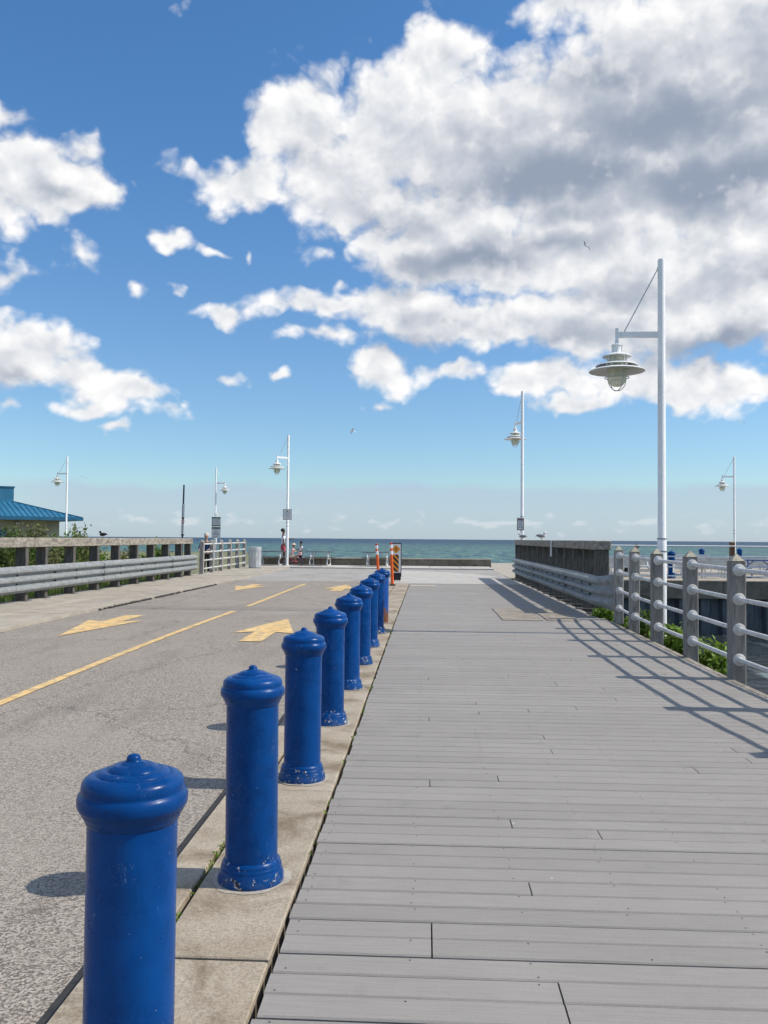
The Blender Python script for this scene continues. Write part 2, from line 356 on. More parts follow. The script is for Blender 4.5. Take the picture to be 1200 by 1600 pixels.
def watermat(name, near, deep, wave, d0, d1, spec=.4, rough=.22, bs=.6):
    m, g, b, pos = newmat(name)
    s = g.n('ShaderNodeSeparateXYZ'); g.put(s.inputs[0], pos); y = s.outputs[1]
    ch = g.noise(g.v('MULTIPLY', pos, (.55, 1, 1)), wave, 6, .6, .4)
    big = g.noise(g.v('MULTIPLY', pos, (.012, .05, 1)), 1, 5, .6)
    ly = g.m('LOGARITHM', g.m('MAXIMUM', y, 2.), 10.)
    f = g.mr(g.m('ADD', ly, g.m('MULTIPLY', g.m('SUBTRACT', big, .5), .35)), d0, d1)
    c = g.mix(f, near, deep)
    # shallows: broad darker patches, then ripple light and shade painted as elongated streaks
    c = g.mix(g.m('MULTIPLY', g.mr(big, .40, .62), .35), c, sc3(near, .62))
    med = g.noise(g.v('MULTIPLY', pos, (.38, .040, 1)), 1, 6, .65)
    c = g.mix(g.m('MULTIPLY', g.mr(med, .44, .60), .8), c, sc3(deep, 1.15))  # shaded side of wave ripples, put into the colour as dark streaks
    cap = g.mr(g.noise(g.v('MULTIPLY', pos, (.42, .045, 1)), 1.3, 6, .65), .58, .68)
    c = g.mix(g.m('MULTIPLY', cap, .5), c, (.45, .56, .54))
    setp(g, b, col=c, rough=rough, spec=spec, ior=1.33)
    bump(g, b, ch, bs, .25)
    if name == 'lake_water':
        df = g.n('ShaderNodeBsdfDiffuse'); g.put(df.inputs[0], c); gl = g.n('ShaderNodeBsdfGlossy'); gl.inputs['Roughness'].default_value = .4
        bn = [x for x in g.t.nodes if x.bl_idname == 'ShaderNodeBump'][0]; g.t.links.new(bn.outputs[0], gl.inputs['Normal'])
        mx = g.n('ShaderNodeMixShader'); mx.inputs[0].default_value = .16
        for o_, i_ in ((df.outputs[0], mx.inputs[1]), (gl.outputs[0], mx.inputs[2]), (mx.outputs[0], g.t.nodes['Material Output'].inputs[0])): g.t.links.new(o_, i_)
watermat('lake_water', (.085, .188, .158), (.014, .050, .105), .8, 2.5, 3.05, spec=.2, rough=.3, bs=.9)
watermat('channel_water', (.030, .040, .042), (.030, .040, .042), 1.7, 5, 6, spec=.5, rough=.08, bs=.85)
def lampglass():
    m, g, b, pos = newmat('lamp_glass')
    setp(g, b, col=(.80, .80, .66), rough=.2, spec=.5)
    t = g.n('ShaderNodeBsdfTranslucent'); g.put(t.inputs[0], (.92, .92, .78, 1))
    tp = g.n('ShaderNodeBsdfTransparent'); g.put(tp.inputs[0], (.97, .97, .9, 1))
    m1 = g.n('ShaderNodeMixShader'); m1.inputs[0].default_value = .55; m2 = g.n('ShaderNodeMixShader'); m2.inputs[0].default_value = .3
    L_ = g.t.links.new; L_(b.outputs[0], m1.inputs[1]); L_(t.outputs[0], m1.inputs[2]); L_(m1.outputs[0], m2.inputs[1]); L_(tp.outputs[0], m2.inputs[2])
    L_(m2.outputs[0], g.t.nodes['Material Output'].inputs[0])
lampglass()
MT = MATS

# ------------------------------------------------------------------ mesh helpers
COL = sc.collection
def sstep(a, b, x):
    t = max(0, min(1, (x - a) / (b - a))); return t * t * (3 - 2 * t)
def gz(y): return .075 * sstep(2.5, 17, y) + .035 * sstep(30, 44, y)
def root_of(o):
    while o.parent: o = o.parent
    return o
class MB:
    def __init__(s): s.V = []; s.F = []
    def add(s, V, F):
        n = len(s.V); s.V += [tuple(v) for v in V]; s.F += [tuple(i + n for i in f) for f in F]; return s
    def box(s, x0, x1, y0, y1, z0, z1, ch=0):
        if ch:
            c = ch; V = []
            for z, i in ((z0, c), (z0 + c, 0), (z1 - c, 0), (z1, c)):
                for (a, b_) in ((x0, y0), (x1, y0), (x1, y1), (x0, y1)):
                    sx = 1 if a == x0 else -1; sy = 1 if b_ == y0 else -1
                    V.append((a + sx * (i + .0), b_ + sy * (i + .0), z))
            # chamfer the upright edges too
            W_ = []
            for k in range(4):
                z, i = ((z0, c), (z0 + c, 0), (z1 - c, 0), (z1, c))[k]
                X0, X1, Y0, Y1 = x0 + i, x1 - i, y0 + i, y1 - i
                W_ += [(X0 + c, Y0, z), (X1 - c, Y0, z), (X1, Y0 + c, z), (X1, Y1 - c, z), (X1 - c, Y1, z), (X0 + c, Y1, z), (X0, Y1 - c, z), (X0, Y0 + c, z)]
            F = [tuple(range(7, -1, -1)), tuple(range(24, 32))]
            for k in range(3):
                for j in range(8): F.append((k*8 + j, k*8 + (j+1) % 8, k*8 + 8 + (j+1) % 8, k*8 + 8 + j))
            return s.add(W_, F)
        V = [(x, y, z) for z in (z0, z1) for (x, y) in ((x0, y0), (x1, y0), (x1, y1), (x0, y1))]
        return s.add(V, [(3, 2, 1, 0), (4, 5, 6, 7), (0, 1, 5, 4), (1, 2, 6, 5), (2, 3, 7, 6), (3, 0, 4, 7)])
    def tube(s, pts, r, n=10, cap=True):
        pts = [Vector(p) for p in pts]; rs = r if isinstance(r, (list, tuple)) else [r] * len(pts)
        V = []; F = []; up = None
        for i, p in enumerate(pts):
            t = (pts[min(i + 1, len(pts) - 1)] - pts[max(i - 1, 0)]).normalized()
            if up is None:
                up = Vector((0, 0, 1)) if abs(t.z) < .9 else Vector((1, 0, 0))
            a = t.cross(up).normalized(); b_ = a.cross(t).normalized(); up = b_
            for k in range(n):
                q = 2 * math.pi * k / n; V.append(p + (a * math.cos(q) + b_ * math.sin(q)) * rs[i])
        for i in range(len(pts) - 1):
            for k in range(n): F.append((i*n + k, i*n + (k+1) % n, i*n + n + (k+1) % n, i*n + n + k))
        if cap: F += [tuple(range(n - 1, -1, -1)), tuple(range((len(pts)-1)*n, len(pts)*n))]
        # make outward
        return s.add(V, [f[::-1] for f in F])
    def ring(s, c, axis, R_, r, n=20, m=6, a0=0, a1=2*math.pi):
        c = Vector(c); ax = Vector(axis).normalized(); u = ax.orthogonal().normalized(); w = ax.cross(u)
        full = abs(a1 - a0 - 2 * math.pi) < 1e-6; V = []; F = []; k = n if full else n + 1
        for i in range(k):
            q = a0 + (a1 - a0) * i / n; d = u * math.cos(q) + w * math.sin(q)
            for j in range(m):
                p = 2 * math.pi * j / m; V.append(c + d * (R_ + r * math.cos(p)) + ax * r * math.sin(p))
        for i in range(n):
            i2 = (i + 1) % k
            for j in range(m): F.append((i*m + j, i2*m + j, i2*m + (j+1) % m, i*m + (j+1) % m))
        return s.add(V, F)
    def lathe(s, prof, n=32, c=(0, 0, 0), closed=False):
        V = []; F = []; cx, cy, cz = c
        for (r, z) in prof:
            for k in range(n):
                q = 2 * math.pi * k / n; V.append((cx + r * math.cos(q), cy + r * math.sin(q), cz + z))
        L = len(prof)
        for i in range(L - 1 + (1 if closed else 0)):
            i2 = (i + 1) % L
            for k in range(n): F.append((i*n + k, i*n + (k+1) % n, i2*n + (k+1) % n, i2*n + k))
        return s.add(V, F)
    def ball(s, c, rx, ry=None, rz=None, n=10, m=7):
        ry = ry or rx; rz = rz or rx
        pr = [(math.sin(math.pi * i / m), -math.cos(math.pi * i / m)) for i in range(m + 1)]
        b = MB().lathe(pr, n); return s.add([(c[0] + v[0]*rx, c[1] + v[1]*ry, c[2] + v[2]*rz) for v in b.V], b.F)
    def prism(s, poly, z0, z1):
        n = len(poly); V = [(x, y, z0) for x, y in poly] + [(x, y, z1) for x, y in poly]
        return s.add(V, [tuple(range(n - 1, -1, -1)), tuple(range(n, 2*n))] + [(i, (i+1) % n, n + (i+1) % n, n + i) for i in range(n)])
    def xf(s, M_):
        s.V = [tuple(M_ @ Vector(v)) for v in s.V]; return s
    def mesh(s, name, mat, smooth=None, off=(0, 0, 0)):
        me = bpy.data.meshes.new(name)
        me.from_pydata([(v[0]-off[0], v[1]-off[1], v[2]-off[2]) for v in s.V], [], s.F)
        me.validate(); me.update()
        if mat: me.materials.append(MT[mat])
        if smooth is not None:
            me.polygons.foreach_set('use_smooth', [True] * len(me.polygons))
            if smooth < 180: me.set_sharp_from_angle(angle=R(smooth))
        return me
    def build(s, name, mat, parent=None, smooth=None, world=False):
        """world=True: vertices are in world space and are moved into the frame of the (unrotated) root"""
        off = tuple(root_of(parent).location) if (parent and world) else (0, 0, 0)
        o = bpy.data.objects.new(name, s.mesh(name, mat, smooth, off)); COL.objects.link(o)
        if parent: o.parent = parent
        return o
def place(name, me, parent=None, loc=(0, 0, 0), rot=(0, 0, 0), scale=(1, 1, 1)):
    o = bpy.data.objects.new(name, me); COL.objects.link(o)
    o.location = loc; o.rotation_euler = rot; o.scale = scale
    if parent: o.parent = parent
    return o
def tag(o, label=None, cat=None, group=None, kind=None):
    if label: o['label'] = label
    if cat: o['category'] = cat
    if group: o['group'] = group
    if kind: o['kind'] = kind
    return o
def thing(name, loc, label, cat, group=None, rz=0):
    o = bpy.data.objects.new(name, None); COL.objects.link(o); o.location = loc; o.rotation_euler = (0, 0, rz); o.empty_display_size = .2
    return tag(o, label, cat, group)
def struct(o): o['kind'] = 'structure'; return o
def copy_tree(o, parent=None):
    c_ = o.copy(); COL.objects.link(c_); c_.parent = parent
    for ch in o.children: copy_tree(ch, c_)
    return c_
def sheet(name, x0, x1, y0, y1, dz, mat, parent=None, step=1.2, skirt=0):
    """a strip lying on the ground profile"""
    n = max(1, int((y1 - y0) / step)); b = MB(); V = []; F = []
    for i in range(n + 1):
        y = y0 + (y1 - y0) * i / n; V += [(x0, y, gz(y) + dz), (x1, y, gz(y) + dz)]
    for i in range(n): F.append((2*i, 2*i + 1, 2*i + 3, 2*i + 2))
    b.add(V, F)
    if skirt:
        V2 = []; F2 = []
        for i in range(n + 1):
            y = y0 + (y1 - y0) * i / n
            V2 += [(x0, y, gz(y) + dz), (x0, y, gz(y) + dz - skirt), (x1, y, gz(y) + dz), (x1, y, gz(y) + dz - skirt)]
        for i in range(n):
            a = 4*i; F2 += [(a, a + 4, a + 5, a + 1), (a + 2, a + 3, a + 7, a + 6)]
        F2 += [(0, 1, 3, 2), (4*n, 4*n + 2, 4*n + 3, 4*n + 1)]
        b.add(V2, F2)
    return b.build(name, mat, parent)

# ------------------------------------------------------------------ setting: water, land, road, walks
lk = MB(); ys = [46.5, 70, 110, 200, 500, 1500, 5000, 40000]
for i, y in enumerate(ys): lk.V += [(-y * 1.2 - 120, y, -2.0), (y * 1.2 + 120, y, -2.0)]
lk.F = [(2*i, 2*i + 1, 2*i + 3, 2*i + 2) for i in range(len(ys) - 1)]
struct(lk.build('lake_water', 'lake_water'))
struct(MB().add([(2.6, -12, -2.0), (90, -12, -2.0), (90, 46.4, -2.0), (2.6, 46.4, -2.0)], [(0, 1, 2, 3)]).build('channel_water', 'channel_water'))

# bed under the boardwalk and kerbs
struct(sheet('ground_under_boardwalk', -1.6, 3.28, -6, 28.9, -.22, 'soil'))
struct(sheet('road', -6.74, -1.252, -8, 30.6, -.045, 'asphalt'))
struct(sheet('road_joint_seal', -1.262, -1.203, -8, 29, -.040, 'tar'))
struct(sheet('road_patch_strip', -6.72, -1.26, 18.05, 18.8, -.041, 'asphalt_patch'))
def mk_line(y0, y1):
    b = MB(); n = int((y1 - y0) / .35); V = []; F = []
    for i in range(n + 1):
        y = y0 + (y1 - y0) * i / n; w = .055 + random.uniform(-.004, .004); x = -3.98 + .03 * math.sin(y * .4)
        V += [(x - w, y, gz(y) - .037), (x + w, y, gz(y) - .037)]
    F = [(2*i, 2*i + 1, 2*i + 3, 2*i + 2) for i in range(n)]
    return struct(b.add(V, F).build('centre_line', 'road_yellow'))
mk_line(-6, 17.75); mk_line(19.0, 28.6)
def arrow(cx, cy, L, hw, sw, hl, sgn):
    ys_ = [0, L - hl, L - hl * 1.02]
    pts = [(-sw, 0), (sw, 0), (sw, L - hl), (hw, L - hl * 1.08), (0, L), (-hw, L - hl * 1.08), (-sw, L - hl)]
    V = [(cx + sgn * x, cy + sgn * y, gz(cy + sgn * y) - .036) for x, y in pts]
    return struct(MB().add(V, [(0, 1, 2, 6), (2, 3, 4), (2, 4, 6), (6, 4, 5)]).build('lane_arrow', 'road_yellow'))
arrow(-5.62, 16.5, 3.5, .49, .17, 2.25, -1); arrow(-2.60, 12.7, 3.5, .49, .17, 2.25, 1)
arrow(-5.5, 28.0, 3.4, .49, .17, 2.2, -1); arrow(-2.62, 24.9, 3.4, .49, .17, 2.2, 1)

# kerb stones and the concrete strip that carries the bollards
kerb = struct(MB().add([(-1.2, -6, -.17), (-1.02, -6, -.17), (-1.02, 28.9, -.14), (-1.2, 28.9, -.14)], [(0, 1, 2, 3)]).build('kerb', 'soil'))
def block(name, x0, x1, y0, y1, top, thick, mat, parent, ch=.005):
    b = MB().box(x0, x1, y0, y1, -thick, 0, ch)
    b.V = [(x, y, z + gz(y) + top) for x, y, z in b.V]
    return b.build(name, mat, parent)
y = -5.2
while y < 28.5:
    y2 = min(y + 3.0, 28.8); block('kerb_stone', -1.2, -1.025, y + .006, y2 - .006, random.uniform(-.004, .002), .2, 'kerb_concrete', kerb); y = y2
strip = struct(MB().add([(-1.0, -6, -.18), (-.57, -6, -.18), (-.57, 28.9, -.15), (-1.0, 28.9, -.15)], [(0, 1, 2, 3)]).build('bollard_strip', 'soil'))
y = -5.2
while y < 28.5:
    y2 = min(y + 2.1, 28.8); block('slab', -.998, -.572 + random.uniform(-.004, .004), y + .005, y2 - .005, random.uniform(-.004, .003), .2, 'kerb_concrete', strip); y = y2

# boardwalk planks
def sstep(a, b, x):
    t = max(0, min(1, (x - a) / (b - a))); return t * t * (3 - 2 * t)
def edge_x(y): return 3.30 + (.045 * (9.4 - y) ** 1.55 if y < 9.4 else 0)
def fence_x(y): return 3.42 + (.045 * (9.4 - y) ** 1.55 if y < 9.4 else 0) + .16 * sstep(13.6, 16.4, y)
board = struct(sheet('boardwalk', -.5, 3.25, -2.0, 28.8, -.115, 'soil'))
pb = MB(); hw = .0683; cz = .006
prof = [(-hw, -.034), (hw, -.034), (hw, -cz), (hw - cz, 0), (-hw + cz, 0), (-hw, -cz)]
pb.V = [(x, a, b_) for x in (0, 1) for a, b_ in prof]
pb.F = [(5, 4, 3, 2, 1, 0), (6, 7, 8, 9, 10, 11)] + [(i, (i+1) % 6, 6 + (i+1) % 6, 6 + i) for i in range(6)]
plank_me = pb.mesh('plank', 'deck')
pitch = .146; rows = int((28.75 - .2) / pitch); screws = MB()
tail = [0]
def plank(x0, x1, yc, dz):
    place('plank', plank_me, board, (x0, yc, gz(yc) + dz), (math.atan((gz(yc + .1) - gz(yc - .1)) / .2), 0, random.uniform(-.0004, .0004)), (x1 - x0, 1, 1))
PLATES = [(1.40, 2.14, 15.95, 18.55), (2.22, 2.82, 15.95, 18.55)]
for i in range(rows):
    yc = .27 + i * pitch + random.uniform(-.0012, .0012)
    x0 = -.545 + random.uniform(-.008, .006); x1 = edge_x(yc) - .006 + random.uniform(-.006, .006)
    dz = random.uniform(-.0022, .0022)
    r = random.random()
    if abs(yc - 3.5) < .075: cut = .03
    elif (yc < 15 and r < .62) or r < .12: cut = random.choice([.03, .47, .92, 1.37, 1.37, 1.82, 2.27, 2.72])
    else: cut = None
    if cut is None: plank(x0, x1, yc, dz)
    else:
        plank(x0, cut - .003, yc, dz); plank(cut + .003, x1, yc, dz + random.uniform(-.0015, .0015))
    if yc < 13:
        xs = -.50
        while xs < x1 - .05:
            for s_ in (-.045, .045):
                if random.random() < .5:
                    screws.lathe([(.0036, .0), (.0036, .0012), (0, .0012)], 6, (xs + random.uniform(-.012, .012), yc + s_ + random.uniform(-.006, .006), gz(yc) + dz + .0004))
            xs += .45
sw = screws.build('screw_heads', 'screw', board); sw['kind'] = 'stuff'
# timber edge of the deck beneath the fence
for (a, b_) in ((0, 4), (4, 8), (8, 12), (12, 16.6)):
    e = MB(); n = 5; V = []; F = []
    for k in range(n + 1):
        yy = a + .01 + (b_ - a - .02) * k / n; x = edge_x(yy) - .002
        for dx, dz in ((0, .004), (.07, .004), (.07, -.26), (0, -.26)): V.append((x + dx, yy, gz(yy) + dz))
    for k in range(n):
        for j in range(4): F.append((4*k + j, 4*k + 4 + j, 4*k + 4 + (j+1) % 4, 4*k + (j+1) % 4))
    F += [(0, 1, 2, 3), (4*n + 3, 4*n + 2, 4*n + 1, 4*n)]
    e.add(V, F).build('edge_beam', 'timber_rail', board)
    e2 = MB(); e2.add([(x + (.072 if j % 4 in (0, 3) else .17), y_, z_ - (.075 if j % 4 < 2 else .01)) for j, (x, y_, z_) in enumerate([V[4*(j//4)] if j % 4 in (0, 3) else V[4*(j//4)] for j in range(len(V))])], F)
    for j in range(len(e2.V)):
        x, y_, z_ = e2.V[j]; e2.V[j] = (x, y_, gz(y_) + (-.072 if j % 4 < 2 else -.30))
    e2.build('edge_ledge', 'timber_dark', board)
# expansion plates over the bridge joint
for k, (a, b_, c_, d_) in enumerate(PLATES):
    o = block('joint_plate', a, b_, c_, d_, .014, .012, 'steel_plate', None, .003)
    o = tag(o, ('wide' if k == 0 else 'narrow') + ' tan steel cover plate lying on the boardwalk beside the dark barrier', 'cover plate')
o = block('patch_board', -.52, .28, 27.0, 27.6, .012, .010, 'timber_cap', None, .003)
tag(o, 'pale tan patch board laid on the boardwalk near the orange marker posts', 'patch board')

# far plaza, quay and lake-side ground
pl = MB(); xs = [-9.3, 60]; ysl = [30.6, 33.2, 36, 39, 42, 46.25]
for y in ysl: pl.V += [(-9.3, y, gz(y) - .048), (3.25, y, gz(y) - .048)]
pl.F = [(2*i, 2*i + 1, 2*i + 3, 2*i + 2) for i in range(len(ysl) - 1)]
struct(pl.build('plaza_base', 'asphalt_blue'))
def flat_poly(name, pts, dz, mat, thick=.0):
    b = MB(); V = [(x, y, gz(y) + dz) for x, y in pts]; b.add(V, [tuple(range(len(pts)))])
    if thick:
        n = len(pts); b.add(V + [(x, y, z - thick) for x, y, z in V], [(i, i + n, (i+1) % n + n, (i+1) % n) for i in range(n)])
    return struct(b.build(name, mat))
flat_poly('plaza_strip', [(-1.2, 28.83), (3.28, 28.83), (3.28, 30.6), (-1.2, 30.6)], -.002, 'plaza_concrete', .2)
arc = [(3.25 - 4.8 + 4.8 * math.cos(a * math.pi / 24), 30.62 + 9.0 * math.sin(a * math.pi / 24)) for a in range(13)]
flat_poly('plaza_apron', [(-1.2, 30.62)] + arc[:-1] + [(-1.2, 39.6)], -.003, 'plaza_concrete', .1)
for i in range(9):
    x0 = -9.2 + i * 1.56
    block('plaza_slab', x0 + .008, min(3.2, x0 + 1.548), 42.6, 46.15, .012 + random.uniform(-.003, .003), .12, 'plaza_concrete', None)['kind'] = 'structure'
# left pavement
lp = struct(MB().add([(-9.25, -8, -.2), (-6.75, -8, -.2), (-6.75, 43, -.1), (-9.25, 43, -.1)], [(0, 1, 2, 3)]).build('pavement', 'soil'))
y = -7.9
while y < 42.4:
    y2 = min(y + 2.4, 42.5)
    block('slab', -9.22, -7.86, y + .006, y2 - .006, .022 + random.uniform(-.004, .004), .22, 'walk_concrete', lp)
    block('slab', -7.85, -6.76 + random.uniform(-.012, .012), y + .006, y2 - .006, .018 + random.uniform(-.006, .004), .22, 'walk_concrete', lp); y = y2
# crumbled asphalt lip along the pavement
cr = MB()
for k in range(260):
    yy = random.uniform(17.5, 27.5); s_ = random.uniform(.012, .035); x = -6.72 + random.gauss(0, .018)
    cr.ball((x, yy, gz(yy) - .035), s_ * 1.2, s_ * 1.8, s_, 5, 3)
tag(cr.build('crumbled_asphalt', 'tar'), kind='stuff', label='dark crumbled asphalt along the pavement edge')

# land: left shore and the near bank of the channel
ld = MB(); shore = [(-120, -10), (-9.28, -10), (-9.28, 42.6), (-9.35, 46.4), (-18.6, 88), (-34, 96), (-120, 110)]
def lz(x, y): return -.35 if y < 33 else -.12
V = []; F = []
nx, ny = 40, 44
for j in range(ny + 1):
    yy = -10 + 108 * j / ny
    xr = -9.28 if yy < 46 else -9.28 - (yy - 46) * .215
    for i in range(nx + 1):
        f = (i / nx) ** 2; x = xr - 90 * f
        z = -.55 + .45 * sstep(30, 36, yy) + .12 * math.sin(x * .7 + yy * .4) * (1 - sstep(28, 36, yy))
        if i == 0: z = min(z, -.12)
        V.append((x, yy, z))
for j in range(ny):
    for i in range(nx): a = j * (nx + 1) + i; F.append((a, a + nx + 1, a + nx + 2, a + 1))
ld.add(V, F)
struct(ld.build('shore_ground', 'shore'))
sw_ = MB().add([(-9.3, 46.3, -.1), (-18.9, 91, -.1), (-18.9, 91, -2.3), (-9.3, 46.3, -2.3)], [(0, 1, 2, 3)]); struct(sw_.build('shore_edge', 'wall_concrete'))
bk = MB(); V = []; F = []
nyb = 44
for j in range(nyb + 1):
    yy = -8 + 26.4 * j / nyb
    for i, (dx, z) in enumerate(((-.30, -.10), (.0, -.12), (.35, -.28), (.8, -.75), (1.3, -1.4), (1.9, -2.3))):
        V.append((fence_x(min(yy, 9.4) if yy > 9.4 else max(yy, 4)) + dx + (0 if i < 2 else random.uniform(-.08, .08)), yy, z + (0 if i < 2 else random.uniform(-.07, .07))))
for j in range(nyb):
    for i in range(5): a = j*6 + i; F.append((a, a + 1, a + 7, a + 6))
struct(bk.add(V, F).build('channel_bank', 'bank_soil', smooth=180))
# bridge substructure: abutment and slab edge seen past the barrier
struct(MB().box(-9.2, 3.9, 17.2, 33.3, -.62, -.235).build('bridge_slab', 'wall_concrete'))

# ------------------------------------------------------------------ quay across the channel
qy = 33.7
quay = struct(MB().add([(3.26, qy, .05), (70, qy, .05), (70, 56, .05), (3.26, 56, .05)], [(0, 1, 2, 3)]).build('quay_deck', 'walk_concrete'))
qw = thing('quay_wall', (20, qy, -2.2), 'concrete capped sheet pile quay wall across the dark channel', 'wall')
for i in range(9):
    x0 = 3.3 + i * 4.0
    MB().box(x0 + .008, x0 + 3.992, qy - .12, qy + .5, -.64, .046, .012).build('cap_block', 'sea_concrete', qw, world=True)
def pile(x0):
    pts = [(0, 0), (.16, 0), (.27, .22), (.55, .22), (.66, 0), (.82, 0)]
    b = MB(); V = []
    for x, d in pts: V += [(x0 + x, qy + .06 + d, -3.0), (x0 + x, qy + .06 + d, -.63)]
    b.add(V, [(2*i, 2*i + 2, 2*i + 3, 2*i + 1) for i in range(5)]); return b
for i in range(44): pile(3.3 + i * .82).build('sheet_pile', 'sheet_pile', qw, world=True)
struct(MB().add([(70, 56, .05), (3.26, 56, .05), (3.26, 56, -3), (70, 56, -3)], [(0, 1, 2, 3)]).build('quay_back', 'wall_concrete'))

sea = thing('sea_wall', (-2, 46.4, .1), 'low weathered concrete sea wall between plaza and lake', 'wall')
for i in range(7):
    x0 = -9.3 + i * 1.82
    MB().box(x0 + .004, x0 + 1.816, 46.22, 46.62, -.02, .455, .02).build('wall_block', 'sea_concrete', sea, world=True)
    MB().box(x0 + .004, x0 + 1.816, 46.16, 46.70, .457, .52, .012).build('coping', 'walk_concrete', sea, world=True)
MB().box(-9.3, 3.4, 46.64, 46.9, -3, -.03).build('footing', 'wall_concrete', sea, world=True)

# ------------------------------------------------------------------ bollards
CAP = [(.1175,.795),(.121,.799),(.1245,.812),(.1285,.832),(.1335,.838),(.1345,.851),(.1405,.858),(.1437,.868),(.1452,.882),(.1447,.894),(.1415,.905),(.1355,.910),(.1338,.9125),(.1348,.919),(.1343,.930),(.1305,.941),(.1215,.950),(.1075,.9555),(.0985,.9575),(.0965,.9565),(.0935,.9605),(.083,.9655),(.0715,.9685),(.069,.9675),(.0655,.9725),(.053,.979),(.039,.9835),(.0355,.9825),(.032,.9855),(.0255,.988),(.0212,.9895),(.0192,.994),(.0183,1.0),(.0145,1.0055),(.008,1.0085),(.0001,1.0095)]
BASE = [(.148,.0),(.1505,.012),(.149,.026),(.1405,.052),(.139,.059),(.1365,.062),(.1375,.070),(.1355,.078),(.1305,.082),(.1315,.089),(.1295,.096),(.1235,.103),(.1185,.108),(.117,.108)]
CAP = [(r_, z if z > .882 else .882 - (.882 - z) * .66) for r_, z in CAP]
shaft_me = MB().lathe([(.1178, .0), (.1178, .836)], 40).mesh('shaft', 'blue_paint', 60)
shaft_rust = MB().lathe([(.1178, .0), (.1178, .836)], 40).mesh('shaft', 'rusted_blue_paint', 60)
cap_me = MB().lathe(CAP, 40).mesh('cap', 'blue_paint', 70); base_me = MB().lathe(BASE, 40).mesh('base_collar', 'blue_paint', 60)
gb = []
for k in range(3):
    b = MB(); n = 28; rr = [random.uniform(.158, .196) for _ in range(n)]; rr = [(rr[i-1] + rr[i] * 3 + rr[(i+1) % n]) / 5 for i in range(n)]
    V = [(0, 0, .005)] + [(rr[i] * math.cos(i * 2 * math.pi / n), rr[i] * math.sin(i * 2 * math.pi / n), .003) for i in range(n)]
    gb.append(b.add(V, [(0, 1 + i, 1 + (i+1) % n) for i in range(n)]).mesh('grout_ring', 'grout'))
ORD = ['', 'second', 'third', 'fourth', 'fifth', 'sixth', 'seventh', 'eighth', 'ninth']
BY = [2.31 + 1.625 * i for i in range(9)]
for i, yb in enumerate(BY):
    k = 8 - i
    lab = ('blue bollard with rusted foot and no base collar, nearest the orange marker posts' if k == 0 else
           f'glossy blue domed bollard with base collar, {ORD[k]} in the row from the orange marker posts')
    t = thing('bollard', (-.788 + random.uniform(-.006, .006), yb, gz(yb) + .001), lab, 'bollard', 'blue bollards between road and boardwalk', random.uniform(0, 6.28))
    t.scale = (1, 1, .957); t.rotation_euler.x = random.uniform(-.004, .004); t.rotation_euler.y = random.uniform(-.004, .004)
    place('shaft', shaft_rust if k == 0 else shaft_me, t); place('cap', cap_me, t)
    if k: place('base_collar', base_me, t)
    place('grout_ring', gb[i % 3], t)

# ------------------------------------------------------------------ timber post and pipe fences
fl = MB().lathe([(.0, .0), (.068, 0), (.068, .009), (.064, .013), (.048, .015), (.034, .019), (.033, .035), (.030, .038), (.0, .038)], 20).mesh('flange', 'pipe_white', 50)
fl_b = MB()
for k in range(4): fl_b.ball((.048 * math.cos(k * 1.57 + .4), .048 * math.sin(k * 1.57 + .4), .012), .007, .007, .006, 6, 4)
flb_me = fl_b.mesh('bolt_heads', 'screw')
def post_mb(w, h, z0):
    b = MB().box(-w, w, -w, w, z0, h, .012); return b
post_me = post_mb(.080, 1.30, -.07).mesh('post', 'timber_grey')
tip = MB(); tip.add([(-.080, -.080, 1.30), (.080, -.080, 1.30), (.080, .080, 1.30), (-.080, .080, 1.30), (-.070, -.070, 1.301), (.070, -.070, 1.301), (.070, .070, 1.301), (-.070, .070, 1.301), (-.008, -.008, 1.375), (.008, -.008, 1.375), (.008, .008, 1.375), (-.008, .008, 1.375)],
    [(0, 1, 5, 4), (1, 2, 6, 5), (2, 3, 7, 6), (3, 0, 4, 7), (4, 5, 9, 8), (5, 6, 10, 9), (6, 7, 11, 10), (7, 4, 8, 11), (8, 9, 10, 11)])
tip_me = tip.mesh('post_cap', 'timber_cap')
def pipe_fence(name, pts, label, heights, group=None, side=-1, detail=True, rp=.026):
    t = thing(name, (pts[0][0], pts[0][1], pts[0][2]), label, 'fence', group)
    o0 = t.location.copy()
    for i, p in enumerate(pts):
        q = pts[min(i + 1, len(pts) - 1)]; pr = pts[max(i - 1, 0)]
        a = math.atan2(q[1] - pr[1], q[0] - pr[0]) - math.pi / 2
        loc = Vector(p) - o0
        po = place('post', post_me, t, loc, (random.uniform(-.008, .008), random.uniform(-.008, .008), a + random.uniform(-.02, .02)))
        place('post_cap', tip_me, po, (0, 0, 0))
        for h in heights:
            for sgn in ((1, -1)):
                if (sgn == 1 and i == len(pts) - 1) or (sgn == -1 and i == 0): continue
                f = place('flange', fl, po, (0, sgn * .080, h), (-sgn * math.pi / 2, 0, 0))
    for i in range(len(pts) - 1):
        a, b_ = Vector(pts[i]) - o0, Vector(pts[i + 1]) - o0
        d = (b_ - a).normalized()
        for h in heights:
            MB().tube([a + d * .10 + Vector((0, 0, h)), b_ - d * .10 + Vector((0, 0, h))], rp, 12).build('rail', 'pipe_white', t, 60)
    return t
FY = [4.7, 6.4, 8.05, 9.75, 11.4, 13.05, 14.7, 16.35]
pipe_fence('boardwalk_fence', [(fence_x(y), y, gz(y)) for y in FY], 'weathered timber post fence with four white pipe rails along the boardwalk edge', (.22, .55, .88, 1.20))
pipe_fence('pavement_fence', [(-8.9 - .0 * k, 33.9 + 1.6 * k, gz(33.9 + 1.6 * k)) for k in range(6)], 'timber post and white pipe fence running from concrete-topped barrier to the litter bin', (.22, .55, .88, 1.20))
